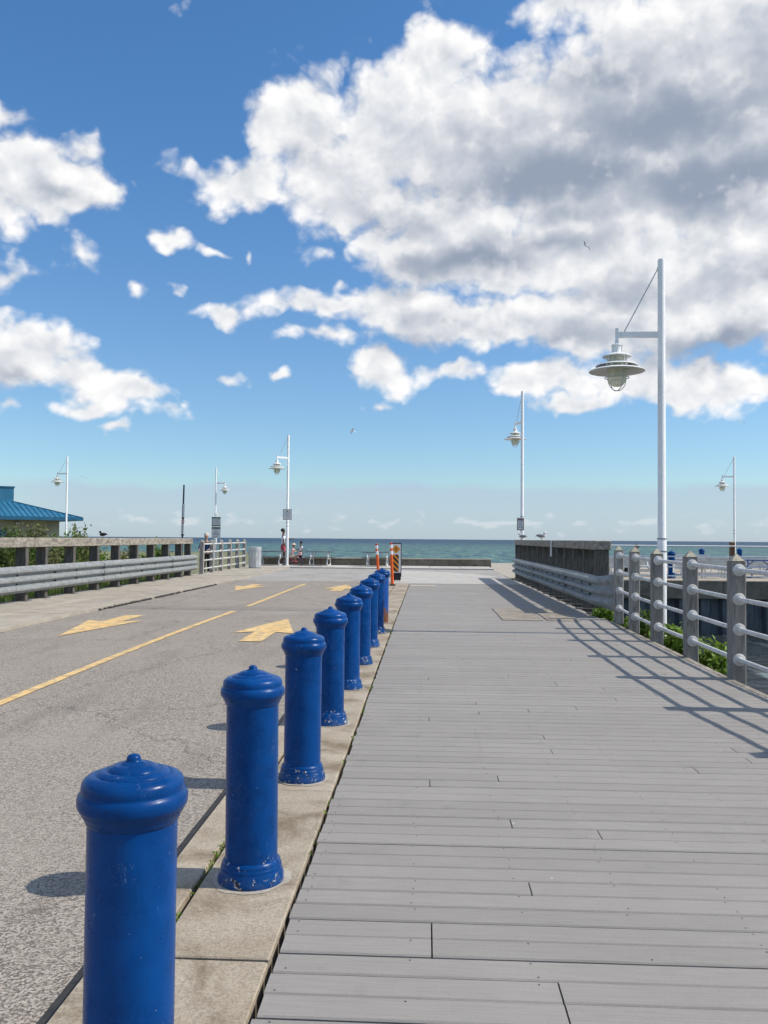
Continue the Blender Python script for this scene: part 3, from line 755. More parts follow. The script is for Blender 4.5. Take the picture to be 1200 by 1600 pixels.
# quay fence: brown posts with long thin rails
qf = thing('quay_fence', (9.2, qy + .25, .05), 'thin white rails on brown timber posts along the far quay edge', 'fence')
for k in range(-2, 9):
    x = 9.16 + 2.6 * k
    MB().box(x - .085, x + .085, qy + .16, qy + .34, .04, 1.53, .012).build('post', 'timber_brown', qf, world=True)
for z in (.22, .56, .96, 1.37): MB().tube([(3.6, qy + .12, z), (32, qy + .12, z)], .024, 8).build('rail', 'white_paint', qf, 60, world=True)

# ------------------------------------------------------------------ bridge barriers
def beam_profile():
    P_ = []
    for k in range(3):
        z = .035 + k * .195
        P_ += [(0, z), (.010, z + .022), (.092, z + .062), (.103, z + .0975), (.092, z + .133), (.010, z + .173)]
    P_ += [(0, .62)]
    return [(0, 0)] + P_[0:] if False else P_
BP = beam_profile()
def beam(x, sgn, y0, y1, zoff, parent, fn=None):
    """corrugated steel beam along Y; sgn is the side it bulges to"""
    b = MB(); n = len(BP); N = 4; V = []; F = []
    for layer in (0, -.006):
        for k in range(N + 1):
            yy = y0 + (y1 - y0) * k / N
            for (d, z) in BP: V.append((x + sgn * (d + layer), yy, gz(yy) + zoff + z))
    L = (N + 1) * n
    for k in range(N):
        for j in range(n - 1):
            a = k*n + j; F += [(a, a + 1, a + n + 1, a + n), (L + a, L + a + n, L + a + n + 1, L + a + 1)]
    for k in range(N):
        for j in (0, n - 1): a = k*n + j; F.append((a, a + n, L + a + n, L + a))
    for k in (0, N):
        for j in range(n - 1): a = k*n + j; F.append((a, L + a, L + a + 1, a + 1))
    b.add(V, F); return b.build('guard_beam', 'galvanised', parent, 35, world=True)
bolt_me = MB().lathe([(.0, .022), (.018, .019), (.027, .008), (.027, 0)][::-1], 8).mesh('bolt', 'screw', 50)
def bolts(bm_, x, sgn, ylist, zoff):
    r0 = root_of(bm_).location
    for yy in ylist:
        for z in (.035 + .195, .035 + .39):
            place('bolt', bolt_me, bm_, Vector((x + sgn * .004, yy, gz(yy) + zoff + z)) - r0, (0, sgn * math.pi / 2, 0))
# left barrier
LX = -8.9
lb = thing('bridge_barrier', (LX, 25, gz(25)), 'sunlit corrugated steel barrier with pale timber top rail by the pavement', 'barrier')
LP = [15.8, 17.4, 18.9, 19.9, 21.5, 23.1, 24.7, 26.3, 27.9, 29.5, 31.1, 32.3]
for yy in LP:
    MB().box(LX - .24, LX - .003, yy - .075, yy + .075, gz(yy) - .3, gz(yy) + 1.22, .008).build('post', 'timber_dark', lb, world=True)
    MB().box(LX - .30, LX + .06, yy - .12, yy + .12, gz(yy) + .02, gz(yy) + .036).build('base_plate', 'steel_dark', lb, world=True)
for a, b_ in ((14.9, 19.2), (19.2, 23.9), (23.9, 28.6), (28.6, 32.5)):
    r_ = MB().box(LX - .29, LX + .02, a + .006, b_ - .006, 0, .215, .012); r_.V = [(x, yy, z + gz(yy) + 1.222) for x, yy, z in r_.V]
    r_.build('top_rail', 'timber_rail', lb, world=True)
LJ = [14.9, 17.0, 20.2, 23.35, 26.55, 29.75, 32.75]
for i in range(len(LJ) - 1):
    o = beam(LX + .012 + (.016 if i % 2 else 0), 1, LJ[i] - .12, LJ[i + 1] + .12, .19, lb)
    bolts(o, LX + .03, 1, [LJ[i] + .1, LJ[i] + .02, LJ[i] + 1.35], .19)
# right barrier
RX = 3.38
rb = thing('bridge_barrier', (RX, 25, gz(25)), 'shaded corrugated steel barrier with dark timber posts at the boardwalk edge', 'barrier')
RP = [17.58 + 1.3 * k for k in range(13)]
for k, yy in enumerate(RP):
    MB().box(RX, RX + .27, yy - .06, yy + .06, gz(yy) - .35, gz(yy) + 1.285, .008).build('post', 'timber_dark', rb, world=True)
    MB().box(RX - .14, RX + .3, yy - .13, yy + .15, gz(yy) + .004, gz(yy) + .02).build('base_plate', 'steel_dark', rb, world=True)
for a, b_ in ((17.45, 21.6), (21.6, 25.6), (25.6, 29.6), (29.6, 33.3)):
    r_ = MB().box(RX - .03, RX + .30, a + .006, b_ - .006, 0, .185, .012); r_.V = [(x, yy, z + gz(yy) + 1.287) for x, yy, z in r_.V]
    r_.build('top_rail', 'timber_rail', rb, world=True)
MB().box(RX + .02, RX + .25, 17.5, 17.53, gz(17.5) + .2, gz(17.5) + 1.28).build('end_board', 'timber_dark', rb, world=True)
MB().tube([(RX - .05, 23.3, 1.54), (RX - .06, 23.3, 1.12)], .022, 8).build('drain_pipe', 'white_paint', rb, 60, world=True)
RJ = [17.75, 20.9, 24.0, 27.1, 30.2, 33.1]
for i in range(5):
    o = beam(RX - .02 - (.016 if i % 2 else 0), -1, RJ[i] - .1, RJ[i + 1] + .1, .16, rb)
    bolts(o, RX - .045, -1, [RJ[i] + .1, RJ[i] + .02, RJ[i] + 1.0, RJ[i] + 2.1], .16)
# flared end terminal
te = MB(); path = [(RX - .032, 17.9), (RX - .032, 17.45), (RX - .01, 17.1), (RX + .06, 16.82), (RX + .15, 16.68), (RX + .235, 16.63)]
V = []; F = []; n = len(BP)
for lay in (0, .007):
    for k, (px_, py_) in enumerate(path):
        f = k / (len(path) - 1); a = path[min(k + 1, 5)]; b_ = path[max(k - 1, 0)]
        tx, ty = a[0] - b_[0], a[1] - b_[1]; L_ = math.hypot(tx, ty); nx_, ny_ = ty / L_, -tx / L_   # outward normal (towards -X)
        for (d, z) in BP:
            grow = 1 + .20 * sstep(.35, .9, f) - (.16 if k == 5 else 0); dd = d * (1 - .8 * f) + lay
            V.append((px_ + nx_ * dd, py_ + ny_ * dd, gz(py_) + .16 + .31 + (z - .31) * grow))
L_ = len(path) * n
for k in range(len(path) - 1):
    for j in range(n - 1):
        a = k*n + j; F += [(a, a + n, a + n + 1, a + 1), (L_ + a, L_ + a + 1, L_ + a + n + 1, L_ + a + n)]
te.add(V, F).build('end_terminal', 'galvanised', rb, 40, world=True)
# ------------------------------------------------------------------ lamps
def street_lamp(loc, H, ang, label, dome=1.0):
    """pole with side arm, tie rod and layered marine lantern; ang is the arm heading"""
    t = thing('street_lamp', loc, label, 'street lamp', 'white marine street lamps', ang)
    A = H - 1.23; L = .71
    MB().lathe([(.115, 0), (.115, .02), (.072, .03), (.072, 1.0)], 18).build('pole_base', 'white_paint', t, 40)
    MB().lathe([(.072, 1.0), (.071, H * .33), (.064, H * .332), (.058, H - .03), (.05, H - .008), (.0, H)], 18).build('pole', 'white_paint', t, 40)
    for z in (H * .33 - .02, H * .33 - .22): MB().lathe([(.070, z), (.0755, z), (.0755, z + .018), (.070, z + .018)], 18).build('band', 'sign_grey', t, 40)
    MB().box(.05, L, -.022, .022, A - .05, A + .045, .005).build('arm', 'white_paint', t)
    MB().tube([(.055, 0, H - .16), (L - .12, 0, A + .05)], .009, 6).build('tie_rod', 'can_metal', t, 60)
    MB().tube([(.05, 0, H - .13), (.062, 0, H - .19)], .016, 6).build('rod_bracket', 'white_paint', t)
    h = MB().lathe([(.0, .10), (.026, .10), (.026, -.10), (.034, -.11), (.036, -.15), (.026, -.16)], 14, (L, 0, A)).build('hanger', 'white_paint', t, 40)
    MB().lathe([(.0, -.155), (.075, -.16), (.09, -.172), (.09, -.186), (.080, -.19), (.080, -.295), (.088, -.305), (.14, -.312), (.205, -.335), (.228, -.352), (.228, -.362), (.16, -.352), (.0, -.352)], 28, (L, 0, A)).build('canopy', 'white_paint', t, 40)
    for a in (.5, 2.1, 3.7, 5.3): MB().tube([(L + .17 * math.cos(a), .17 * math.sin(a), A - .34), (L + .17 * math.cos(a), .17 * math.sin(a), A - .57)], .010, 6).build('spacer_rod', 'white_paint', t, 60)
    MB().lathe([(.17, -.468), (.24, -.472), (.318, -.492), (.335, -.505), (.335, -.513), (.235, -.484), (.17, -.480)], 32, (L, 0, A), True).build('shade', 'white_paint', t, 40)
    MB().lathe([(.17, -.535), (.27, -.540), (.40, -.572), (.44, -.592), (.44, -.600), (.27, -.552), (.17, -.547)], 36, (L, 0, A), True).build('shade', 'white_paint', t, 40)
    gl = [(.155, -.355), (.155, -.66), (.152, -.71), (.135, -.77), (.10, -.815), (.055, -.838), (.0001, -.845)]
    MB().lathe(gl, 28, (L, 0, A)).build('globe', 'lamp_glass', t, 60)
    MB().lathe([(.03, -.355), (.06, -.40), (.06, -.60), (.045, -.66), (.0, -.66)], 14, (L, 0, A)).build('bulb_holder', 'table_white', t, 40)
    MB().ring((L, 0, A - .70), (0, 0, 1), .19, .007, 28, 6).build('guard_ring', 'can_metal', t, 180)
    for a in (0, math.pi / 2):
        pts = []
        for k in range(15):
            q = math.pi * k / 14; r_ = .178 * math.cos(q); z = -.66 - .25 * math.sin(q) ** .8
            pts.append((L + r_ * math.cos(a + .4), r_ * math.sin(a + .4), A + z))
        pts = [(pts[0][0], pts[0][1], A - .58)] + pts + [(pts[-1][0], pts[-1][1], A - .58)]
        MB().tube(pts, .007, 6).build('guard_wire', 'can_metal', t, 60)
    return t
PI = math.pi
L1 = street_lamp((3.75, 14.0, -.62), 6.72, PI, 'tall white lamp standing behind the boardwalk fence among green bank plants')
L2 = street_lamp((3.72, 34.0, .05), 7.35, PI * .5 + .3, 'white lamp with small red bordered notice behind the dark barrier')
L3 = street_lamp((-7.28, 44.9, gz(44.9) + .012), 6.85, PI * 1.25, 'white lamp with grey notice beside the family and pink bicycle')
L4 = street_lamp((-16.8, 68, -.13), 7.25, 0, 'white lamp with lantern on its lakeward side behind the green and white notice post')
L5 = street_lamp((-25.5, 60, -.13), 7.35, PI, 'white lamp in front of the blue roofed building')
L6 = street_lamp((18.5, 53, .05), 6.65, PI, 'white lamp on the far quay beside a brown timber post')

def plate(name, w, h, mat, parent, loc, rot=(0, 0, 0), th=.006, r=0):
    """upright plate facing -Y, centred on loc"""
    b = MB().box(-w/2, w/2, -th/2, th/2, -h/2, h/2, min(.004, th * .3))
    o = b.build(name, mat, parent); o.location = loc; o.rotation_euler = rot; return o
def text_mesh(name, txt, size, mat, parent, loc, rot=(PI / 2, 0, 0)):
    cu = bpy.data.curves.new(name, 'FONT'); cu.body = txt; cu.size = size; cu.align_x = 'CENTER'; cu.align_y = 'CENTER'; cu.extrude = .0008
    o = bpy.data.objects.new(name, cu); COL.objects.link(o)
    dg = bpy.context.evaluated_depsgraph_get(); me = bpy.data.meshes.new_from_object(o.evaluated_get(dg))
    bpy.data.objects.remove(o); me.materials.clear(); me.materials.append(MT[mat])
    return place(name, me, parent, loc, rot)
def lines(parent, y, rows, w, mat='sign_grey', hgt=.012):
    for (z, f) in rows: plate('print_line', w * f, hgt, mat, parent, (0, y, z), th=.0016)
def mounted(lamp, z, off=(0, 0)):
    """frame for a plate that faces -Y in the world although the lamp is turned"""
    e = bpy.data.objects.new('notice', None); return e
def world_plate(lamp, dz, w, h, frame, off=0):
    rz = -lamp.rotation_euler.z
    d = Matrix.Rotation(rz, 3, 'Z') @ Vector((off, -.085, 0))
    f = plate('notice_plate', w, h, frame, lamp, (d.x, d.y, dz), (0, 0, rz), .012)
    return f
f = world_plate(L3, 2.66, .46, .56, 'sign_grey')
plate('notice_face', .40, .50, 'sign_white', f, (0, -.009, 0), th=.005)
MB().ring((0, -.012, .17), (0, 1, 0), .035, .012, 16, 6).build('print_dot', 'sign_black', f)
lines(f, -.0125, [(.08, .9), (.04, .8), (-.03, .9), (-.07, .7), (-.14, .55)], .32)
f = world_plate(L2, 2.12, .27, .48, 'sign_maroon', -.07)
plate('notice_face', .22, .43, 'sign_white', f, (0, -.009, 0), th=.005)
plate('print_header', .19, .05, 'sign_maroon', f, (0, -.0125, .165), th=.002)
lines(f, -.0125, [(.10, .8), (.06, .7), (.02, .7), (-.02, .6), (-.06, .7)], .2)
MB().ring((.05, -.013, -.13), (0, 1, 0), .025, .010, 14, 6).build('print_dot', 'sign_grey', f)
plate('print_block', .06, .03, 'sign_grey', f, (-.05, -.0125, -.13), th=.002)

# green and black headed notices on a post behind the pavement fence
t = thing('notice_post', (-9.12, 37.1, -.1), 'tall notice on white post with green band and black NOTICE band above fence', 'sign')
MB().lathe([(.034, 0), (.034, 2.7), (0, 2.71)], 12).build('post', 'white_paint', t, 40)
p1 = plate('upper_notice', .40, .40, 'sign_white', t, (0, -.045, 2.34))
plate('green_band', .396, .06, 'sign_green', p1, (0, -.005, .165), th=.003); plate('green_band', .396, .04, 'sign_green', p1, (0, -.005, -.175), th=.003)
plate('side_stripe', .03, .28, 'sign_grey', p1, (-.15, -.005, -.005), th=.003)
for z in (.10, .06, .02, -.03, -.07, -.11): plate('print_line', .24, .014, 'sign_grey', p1, (.04, -.005, z), th=.003)
p2 = plate('lower_notice', .40, .50, 'sign_white', t, (0, -.045, 1.875))
plate('black_band', .37, .09, 'sign_black', p2, (0, -.005, .185), th=.003)
text_mesh('lettering', 'NOTICE', .085, 'sign_white', p2, (0, -.0085, .185))
for z, w in ((.09, .12), (.03, .14), (-.03, .26), (-.07, .3), (-.11, .26), (-.18, .10)): plate('print_line', w, .016, 'sign_grey', p2, (0, -.005, z), th=.003)
# dark pole with narrow vertical sign
t = thing('banner_pole', (-9.58, 33.4, -.4), 'thin navy pole with narrow white vertical sign behind the sunlit barrier', 'sign pole')
MB().lathe([(.038, 0), (.036, 2.6), (.032, 4.0), (0, 4.01)], 12).build('pole', 'navy', t, 40); t.rotation_euler = (0, R(.9), 0)
p1 = plate('sign_strip', .105, .52, 'sign_white', t, (.015, -.045, 2.98)); plate('sign_edge', .03, .5, 'sign_grey', p1, (-.035, -.005, 0), th=.003)
p3 = plate('red_panel', .115, .11, 'sign_red', t, (.012, -.045, 2.57)); plate('panel_face', .07, .07, 'reflective_white', p3, (0, -.005, 0), th=.003)
p2 = plate('sign_strip', .105, .40, 'sign_white', t, (.005, -.045, 2.28))
for z in (.1, .04, -.04, -.1): plate('print_mark', .03, .03, 'sign_grey', p2, (0, -.005, z), th=.003)
MB().lathe([(.04, 2.02), (.07, 2.02), (.07, 2.06), (.04, 2.06)], 12).build('clamp', 'sign_black', t, 40); MB().lathe([(.04, 2.68), (.055, 2.68), (.055, 2.74), (.04, 2.74)], 12).build('clamp', 'sign_black', t, 40)

# ------------------------------------------------------------------ orange marker posts and warning board
def marker(loc, tilt, label):
    t = thing('marker_post', loc, label, 'marker post', 'orange flexible marker posts')
    MB().lathe([(.10, 0), (.10, .02), (.075, .04), (.05, .055), (0, .055)], 16).build('rubber_base', 'black_rubber', t, 40)
    b = MB().lathe([(.048, .05), (.044, .9), (.042, 1.34), (.03, 1.36), (0, 1.36)], 16).build('tube', 'orange', t, 40)
    for z, hh, m in ((.98, .12, 'reflective_white'), (1.18, .12, 'reflective_white'), (1.30, .045, 'reflective_red')):
        MB().lathe([(.044, z), (.0472, z), (.0468, z + hh), (.044, z + hh)], 16).build('band', m, t, 40)
    t.rotation_euler = tilt; return t
marker((-1.07, 27.4, gz(27.4) - .04 + .038), (0, R(-2.6), 0), 'orange marker post with white bands, close against the warning board')
marker((-1.62, 29.6, gz(29.6) - .044), (0, R(-4.2), 0), 'orange marker post with white bands, standing alone out on the roadway')
t = thing('warning_board', (-1.06, 30.1, gz(30.1)), 'upright black framed board with orange walker diamond and black and orange stripes', 'sign')
MB().box(-.19, .19, -.03, .03, .16, 1.34, .01).build('frame', 'black_rubber', t)
pf = plate('face', .325, 1.0, 'reflective_white', t, (0, -.034, .80))
MB().add([(0, -.010, .17), (.15, -.010, .32), (0, -.010, .47), (-.15, -.010, .32), (0, -.004, .17), (.15, -.004, .32), (0, -.004, .47), (-.15, -.004, .32)], [(0, 1, 2, 3), (0, 4, 5, 1), (1, 5, 6, 2), (2, 6, 7, 3), (3, 7, 4, 0)]).build('diamond', 'sign_orange', pf)
w_ = MB(); w_.ball((.006, -.012, .385), .018, .003, .018, 10, 6)
for a, b_ in (((.0, .365), (-.008, .315)), ((-.008, .315), (-.035, .255)), ((-.008, .315), (.022, .29)), ((.022, .29), (.025, .25)), ((0, .36), (.03, .33)), ((0, .36), (-.03, .325))):
    w_.tube([(a[0], -.012, a[1]), (b_[0], -.012, b_[1])], .008, 6)
w_.build('walker_symbol', 'sign_black', pf)
plate('stripe_panel', .205, .60, 'sign_orange', pf, (-.01, -.005, -.17), th=.004)
def clip(p, xm, zm, zM):
    out = []
    for k in range(len(p)):
        a, b_ = p[k], p[(k + 1) % len(p)]
        ins = lambda q: zm <= q[1] <= zM
        if ins(a): out.append(a)
        for lim in ((zm, zM) if a[1] < b_[1] else (zM, zm)):
            if (a[1] - lim) * (b_[1] - lim) < 0:
                f_ = (lim - a[1]) / (b_[1] - a[1]); out.append((a[0] + f_ * (b_[0] - a[0]), lim))
    return out
for k in range(5):
    z = -.56 + k * .185
    poly = clip([(-.1125, z + .20), (-.1125, z + .29), (.0925, z + .085), (.0925, z - .005)], 0, -.469, .129)
    if len(poly) > 2: MB().add([(x, -.0095, zz) for x, zz in poly], [tuple(range(len(poly)))]).build('black_stripe', 'sign_black', pf)
MB().box(-.17, .17, -.06, .06, .045, .16, .01).build('ballast', 'black_rubber', t)
for sx in (-.13, -.045, .045, .13): MB().ring((sx, 0, .032), (1, 0, 0), .021, .011, 12, 6).build('foot_roller', 'black_rubber', t, 180)

# ------------------------------------------------------------------ litter bins, tables, quay bollards
def bin_(loc, label, s_=1):
    t = thing('litter_bin', loc, label, 'litter bin', None)
    b = MB(); n = 72
    pr = [(.27, .0), (.27, .03), (.285, .05), (.285, .80), (.275, .82)]
    V = []; F = []
    for (r_, z) in pr:
        for k in range(n):
            q = 2 * PI * k / n; rr = r_ + (.008 if (k // 3) % 2 and .04 < z < .81 else 0); V.append((rr * math.cos(q), rr * math.sin(q), z))
    for i in range(len(pr) - 1):
        for k in range(n): F.append((i*n + k, i*n + (k+1) % n, i*n + n + (k+1) % n, i*n + n + k))
    b.add(V, F).build('ribbed_body', 'can_metal', t)
    MB().lathe([(.29, .81), (.30, .815), (.30, .985), (.285, 1.0), (.15, 1.0), (.14, .98), (.13, .90), (0, .90)], 36).build('hood', 'can_metal', t, 40)
    return t
bin_((-8.05, 40.3, gz(40.3) + .022), 'pale ribbed metal litter bin at the end of the pavement fence')
bin_((15.3, 38.2, .05), 'pale metal litter bin on the far quay beside the blue bench')
def picnic(loc, rz, label, top, frame, L=1.8):
    t = thing('picnic_table', loc, label, 'picnic table', None, rz)
    for k in range(4): MB().box(-L/2, L/2, -.37 + k * .188, -.37 + k * .188 + .178, .71, .75, .006).build('top_plank', top, t)
    for sgn in (-1, 1):
        for k in range(2): MB().box(-L/2, L/2, sgn * .62 + k * .145 - .14, sgn * .62 + k * .145 - .005, .42, .455, .006).build('bench_plank', top, t)
    for x in (-L/2 + .3, L/2 - .3):
        MB().tube([(x, -.30, .70), (x, -.42, .36), (x, -.70, .30), (x, -.76, .12), (x, -.66, .027), (x, .66, .027), (x, .76, .12), (x, .70, .30), (x, .42, .36), (x, .30, .70)], .027, 10).build('leg_frame', frame, t, 60)
        MB().tube([(x, -.70, .405), (x, .70, .405)], .022, 8).build('bench_arm', frame, t, 60)
        MB().tube([(x, 0, .41), (x * .35, 0, .70)], .018, 8).build('brace', frame, t, 60)
    return t
pz = gz(45) + .013
picnic((-8.15, 45.0, pz), 0, 'dark topped picnic table with white tube legs between litter bin and family', 'table_grey', 'white_paint', 1.7)
picnic((-5.55, 45.0, pz), 0, 'dark topped picnic table with white tube legs right beside the pink bicycle', 'table_grey', 'white_paint', 1.5)
picnic((-2.55, 45.0, pz), 0, 'dark topped picnic table with white tube legs behind the orange marker posts', 'table_grey', 'white_paint', 1.6)
picnic((8.75, 37.6, .05), .1, 'white planked picnic table where the dark haired person sits on the far quay', 'table_white', 'white_paint')
picnic((12.0, 39.2, .05), -.1, 'white planked picnic table on the far quay between two blue bollards', 'table_white', 'white_paint', 2.2)
picnic((7.1, 41.5, .05), 0, 'white planked picnic table on the far quay nearest the dark barrier', 'table_white', 'white_paint', 2.2)
picnic((13.9, 37.0, .05), 0, 'blue framed picnic table on the far quay', 'blue_plain', 'blue_plain', 1.7)
def slat_bench(loc, rz, label, L=1.9):
    t = thing('slatted_bench', loc, label, 'bench', 'white benches on the far quay', rz)
    for k in range(4): MB().box(-L/2, L/2, -.30 - .02 * k, -.265 - .02 * k, .40 + k * .115, .50 + k * .115, .006).build('back_slat', 'table_white', t)
    for k in range(4): MB().box(-L/2, L/2, -.24 + k * .125, -.13 + k * .125, .40, .435, .006).build('seat_slat', 'table_white', t)
    for x in (-L/2 + .15, 0, L/2 - .15):
        MB().box(x - .03, x + .03, -.262, -.20, 0, .40, .006).build('leg', 'white_paint', t); MB().box(x - .03, x + .03, .18, .24, 0, .398, .006).build('leg', 'white_paint', t)
        MB().box(x - .03, x + .03, -.262, -.244, .44, .84, .004).build('back_post', 'white_paint', t)
    MB().box(-L/2, L/2, -.30, -.264, .12, .24, .006).build('stretcher', 'table_white', t)
    return t
slat_bench((11.35, 36.1, .05), 0, 'white slatted bench seen from behind between blue bollard and blue table')
slat_bench((7.55, 36.0, .05), 0, 'white slatted bench seen from behind close to the end of the dark barrier')
slat_bench((9.4, 39.6, .05), 0, 'white slatted bench standing behind the seated person')
slat_bench((14.6, 40.6, .05), 0, 'white slatted bench behind the blue table')
slat_bench((12.9, 43.5, .05), 0, 'white slatted bench furthest out towards the lake')
def quay_bollard(loc, label, s_=1.15):
    t = thing('quay_bollard', loc, label, 'bollard', 'blue bollards on the far quay'); t.scale = (s_, s_, s_ * .97)
    place('shaft', shaft_me, t); place('cap', cap_me, t); place('base_collar', base_me, t); return t
qb = quay_bollard((9.86, 35.4, .05), 'large blue bollard with white sticker on the far quay just behind the rails')
plate('sticker', .10, .42, 'sign_white', qb, (.05, -.125, .42), (0, 0, .35))
quay_bollard((15.0, 48.0, .05), 'blue bollard on the far quay beyond the white picnic table')
quay_bollard((18.2, 51.3, .05), 'blue bollard on the far quay right beside the lamp')

# ------------------------------------------------------------------ building with blue seamed roof
bs = 9.4; ov = 1.35; zw = 2.92; zr = 3.1; sl = .30
hb = thing('park_building', (-26.8, 66.0, -.1), 'tan park building under a blue seamed pyramid roof with cupola', 'building', None, R(38))
wl = MB().box(-bs + ov, -ov, ov, bs - ov, -.2, zw).build('wall', 'stucco', hb)
for k in range(5):
    x = -ov - .7 - k * 1.3; MB().box(x - .012, x + .012, ov - .012, ov - .002, -.1, zw - .05).build('wall_joint', 'wall_concrete', wl)
MB().box(-6.2, -5.2, ov - .03, ov - .002, .0, 2.1, .008).build('door', 'roof_trim', hb)
ap = (-bs / 2, bs / 2); za = zr + sl * bs / 2
c4 = [(0, 0), (0, bs), (-bs, bs), (-bs, 0)]
rf = MB().add([(x, y, zr) for x, y in c4] + [(ap[0], ap[1], za)] + [(x, y, zr - .03) for x, y in c4], [(0, 1, 4), (1, 2, 4), (2, 3, 4), (3, 0, 4), (8, 7, 6, 5), (0, 5, 6, 1), (1, 6, 7, 2), (2, 7, 8, 3), (3, 8, 5, 0)]).build('roof', 'roof_blue', hb)
MB().box(-bs, .08, -.08, -.02, zr - .24, zr + .03).build('fascia', 'roof_trim', rf); MB().box(.02, .08, -.018, bs, zr - .24, zr + .03).build('fascia', 'roof_trim', rf)
n = 24
for k in range(1, n):
    x = -bs * k / n; d = min(k, n - k) / n * bs
    MB().tube([(x, .0, zr + .02), (x, d, zr + .02 + sl * d)], .028, 4).build('seam', 'roof_trim', rf)
    MB().tube([(0, -x, zr + .02), (-d, -x, zr + .02 + sl * d)], .028, 4).build('seam', 'roof_trim', rf)
for a in c4: MB().tube([(a[0], a[1], zr + .02), (ap[0], ap[1], za + .02)], .045, 6).build('hip_cap', 'roof_trim', rf)
cu = MB().box(ap[0] - .55, ap[0] + .55, ap[1] - .55, ap[1] + .55, za - .25, za + .95).build('cupola', 'roof_blue', hb)
MB().box(ap[0] - .62, ap[0] + .62, ap[1] - .62, ap[1] + .62, za + .951, za + 1.05).build('cupola_cap', 'roof_trim', cu)
MB().box(-4.6, -4.3, ov - .25, ov - .003, 2.55, 2.70, .02).build('wall_lamp', 'table_white', hb)

# ------------------------------------------------------------------ plants
def leaf(b, p, size, nrm, roll, asp=.45):
    n_ = nrm.normalized(); u = n_.orthogonal().normalized(); u = Matrix.Rotation(roll, 3, n_) @ u; v = n_.cross(u)
    L_ = size; w = size * asp
    b.add([p, p + u * L_ * .45 + v * w * .5 + n_ * L_ * .06, p + u * L_, p + u * L_ * .45 - v * w * .5 + n_ * L_ * .06], [(0, 1, 2), (0, 2, 3)])
def rnd_dir(up=.2):
    while True:
        v = Vector((random.uniform(-1, 1), random.uniform(-1, 1), random.uniform(-1, 1)))
        if .05 < v.length < 1: v.normalize(); v.z += up; return v.normalized()
def shrub(name, loc, w, h, nst, nleaf, ls, mat, label, group, asp=.45):
    t = thing(name, loc, label, 'shrub', group)
    st = MB(); lf = MB()
    for k in range(nst):
        a = random.uniform(0, 2 * PI); r_ = random.random() ** .6 * w; hh = h * (1 - .45 * (r_ / w) ** 2) * random.uniform(.72, 1.08)
        p0 = Vector((random.gauss(0, w * .12), random.gauss(0, w * .12), -.15)); p3 = Vector((r_ * math.cos(a), r_ * math.sin(a), hh)); mid = p0.lerp(p3, .5) + Vector((random.gauss(0, w * .1), random.gauss(0, w * .1), h * .12))
        pts = [(p0 * (1 - q) ** 2 + mid * 2 * q * (1 - q) + p3 * q * q) for q in (0, .3, .6, .85, 1)]
        st.tube(pts, [.014, .011, .008, .005, .003], 5)
        for _ in range(int(nleaf * 1.5)):
            q = random.uniform(.12, 1.0) ** .8; p = p0 * (1 - q) ** 2 + mid * 2 * q * (1 - q) + p3 * q * q
            p = p + rnd_dir(0) * abs(random.gauss(0, .10)) * (w + .3)
            if p.z > 0: leaf(lf, p, ls * random.uniform(.6, 1.25), rnd_dir(.5), random.uniform(0, 6.28), asp)
    st.build('stems', 'stem', t); lf.build('foliage', mat, t)
    return t
GS = 'shrubs behind the sunlit barrier'
SH = [(-14.2, 30.2, 1.3, 2.35, 'leaf_olive', 'broad tall olive shrub rising above the top rail in front of the building'),
 (-13.2, 31.6, .75, 2.15, 'leaf_bright', 'bright green sapling rising just above the top rail at the foot of the lamp'),
 (-11.2, 23.0, .8, 1.75, 'leaf_green', 'deep green bush in the first gaps under the pale top rail'),
 (-11.3, 24.7, .8, 1.8, 'leaf_olive', 'yellowish bush between barrier posts in front of the broad olive shrub'),
 (-11.4, 26.3, .8, 1.75, 'leaf_green', 'dense green bush filling a gap beside the yellowish bush'),
 (-11.6, 28.0, .8, 1.85, 'leaf_olive', 'olive bush under the top rail below the bright sapling'),
 (-11.8, 30.2, .65, 1.5, 'leaf_bright', 'small fresh green bush under the middle of the top rail'),
 (-11.4, 32.6, .6, 1.35, 'leaf_olive', 'low olive bush under the later part of the top rail'),
 (-10.9, 34.2, .55, 1.45, 'leaf_bright', 'small bright bush near the navy sign pole'),
 (-10.2, 33.2, .45, 1.35, 'leaf_green', 'small green shrub at the end of the sunlit barrier'),
 (-13.4, 27.0, 1.0, 1.7, 'leaf_olive', 'olive shrub half hidden behind the front bushes')]
for (x, y, w, h, m_, lab) in SH: shrub('shrub', (x, y, -.5), w * 1.12, h * (1.3 if h < 2 else 1.08), 26, 100, .115, m_, lab, GS)
# reeds below the barrier beam
rd = MB()
for k in range(9000):
    x = random.uniform(-11.4, -9.35); y = random.uniform(14, 33.4); h = random.uniform(.45, 1.25) * (1 - .3 * abs(x + 10.2)); a = random.uniform(0, 6.28); w = random.uniform(.008, .018)
    lx, ly = random.gauss(0, .13), random.gauss(0, .13); z0 = -.55
    u = Vector((math.cos(a) * w, math.sin(a) * w, 0)); p = Vector((x, y, z0)); m_ = p + Vector((lx * .4, ly * .4, h * .6)); e = p + Vector((lx, ly, h))
    rd.add([p - u, p + u, m_ + u * .8, m_ - u * .8, e], [(0, 1, 2, 3), (3, 2, 4)])
tag(rd.build('bank_grass', 'leaf_reed'), 'tall grass on the bank behind the sunlit barrier', None, None, 'stuff')
GB = 'leafy plants on the channel bank'
shrub('bank_plant', (4.0, 12.35, -.42), .42, .55, 15, 42, .105, 'leaf_bright', 'leafy bright plant below the fence on the water side of the lamp', GB, .6)
shrub('bank_plant', (3.78, 13.3, -.20), .36, .50, 14, 42, .10, 'leaf_bright', 'leafy plant at the foot of the lamp, boardwalk side', GB, .6)
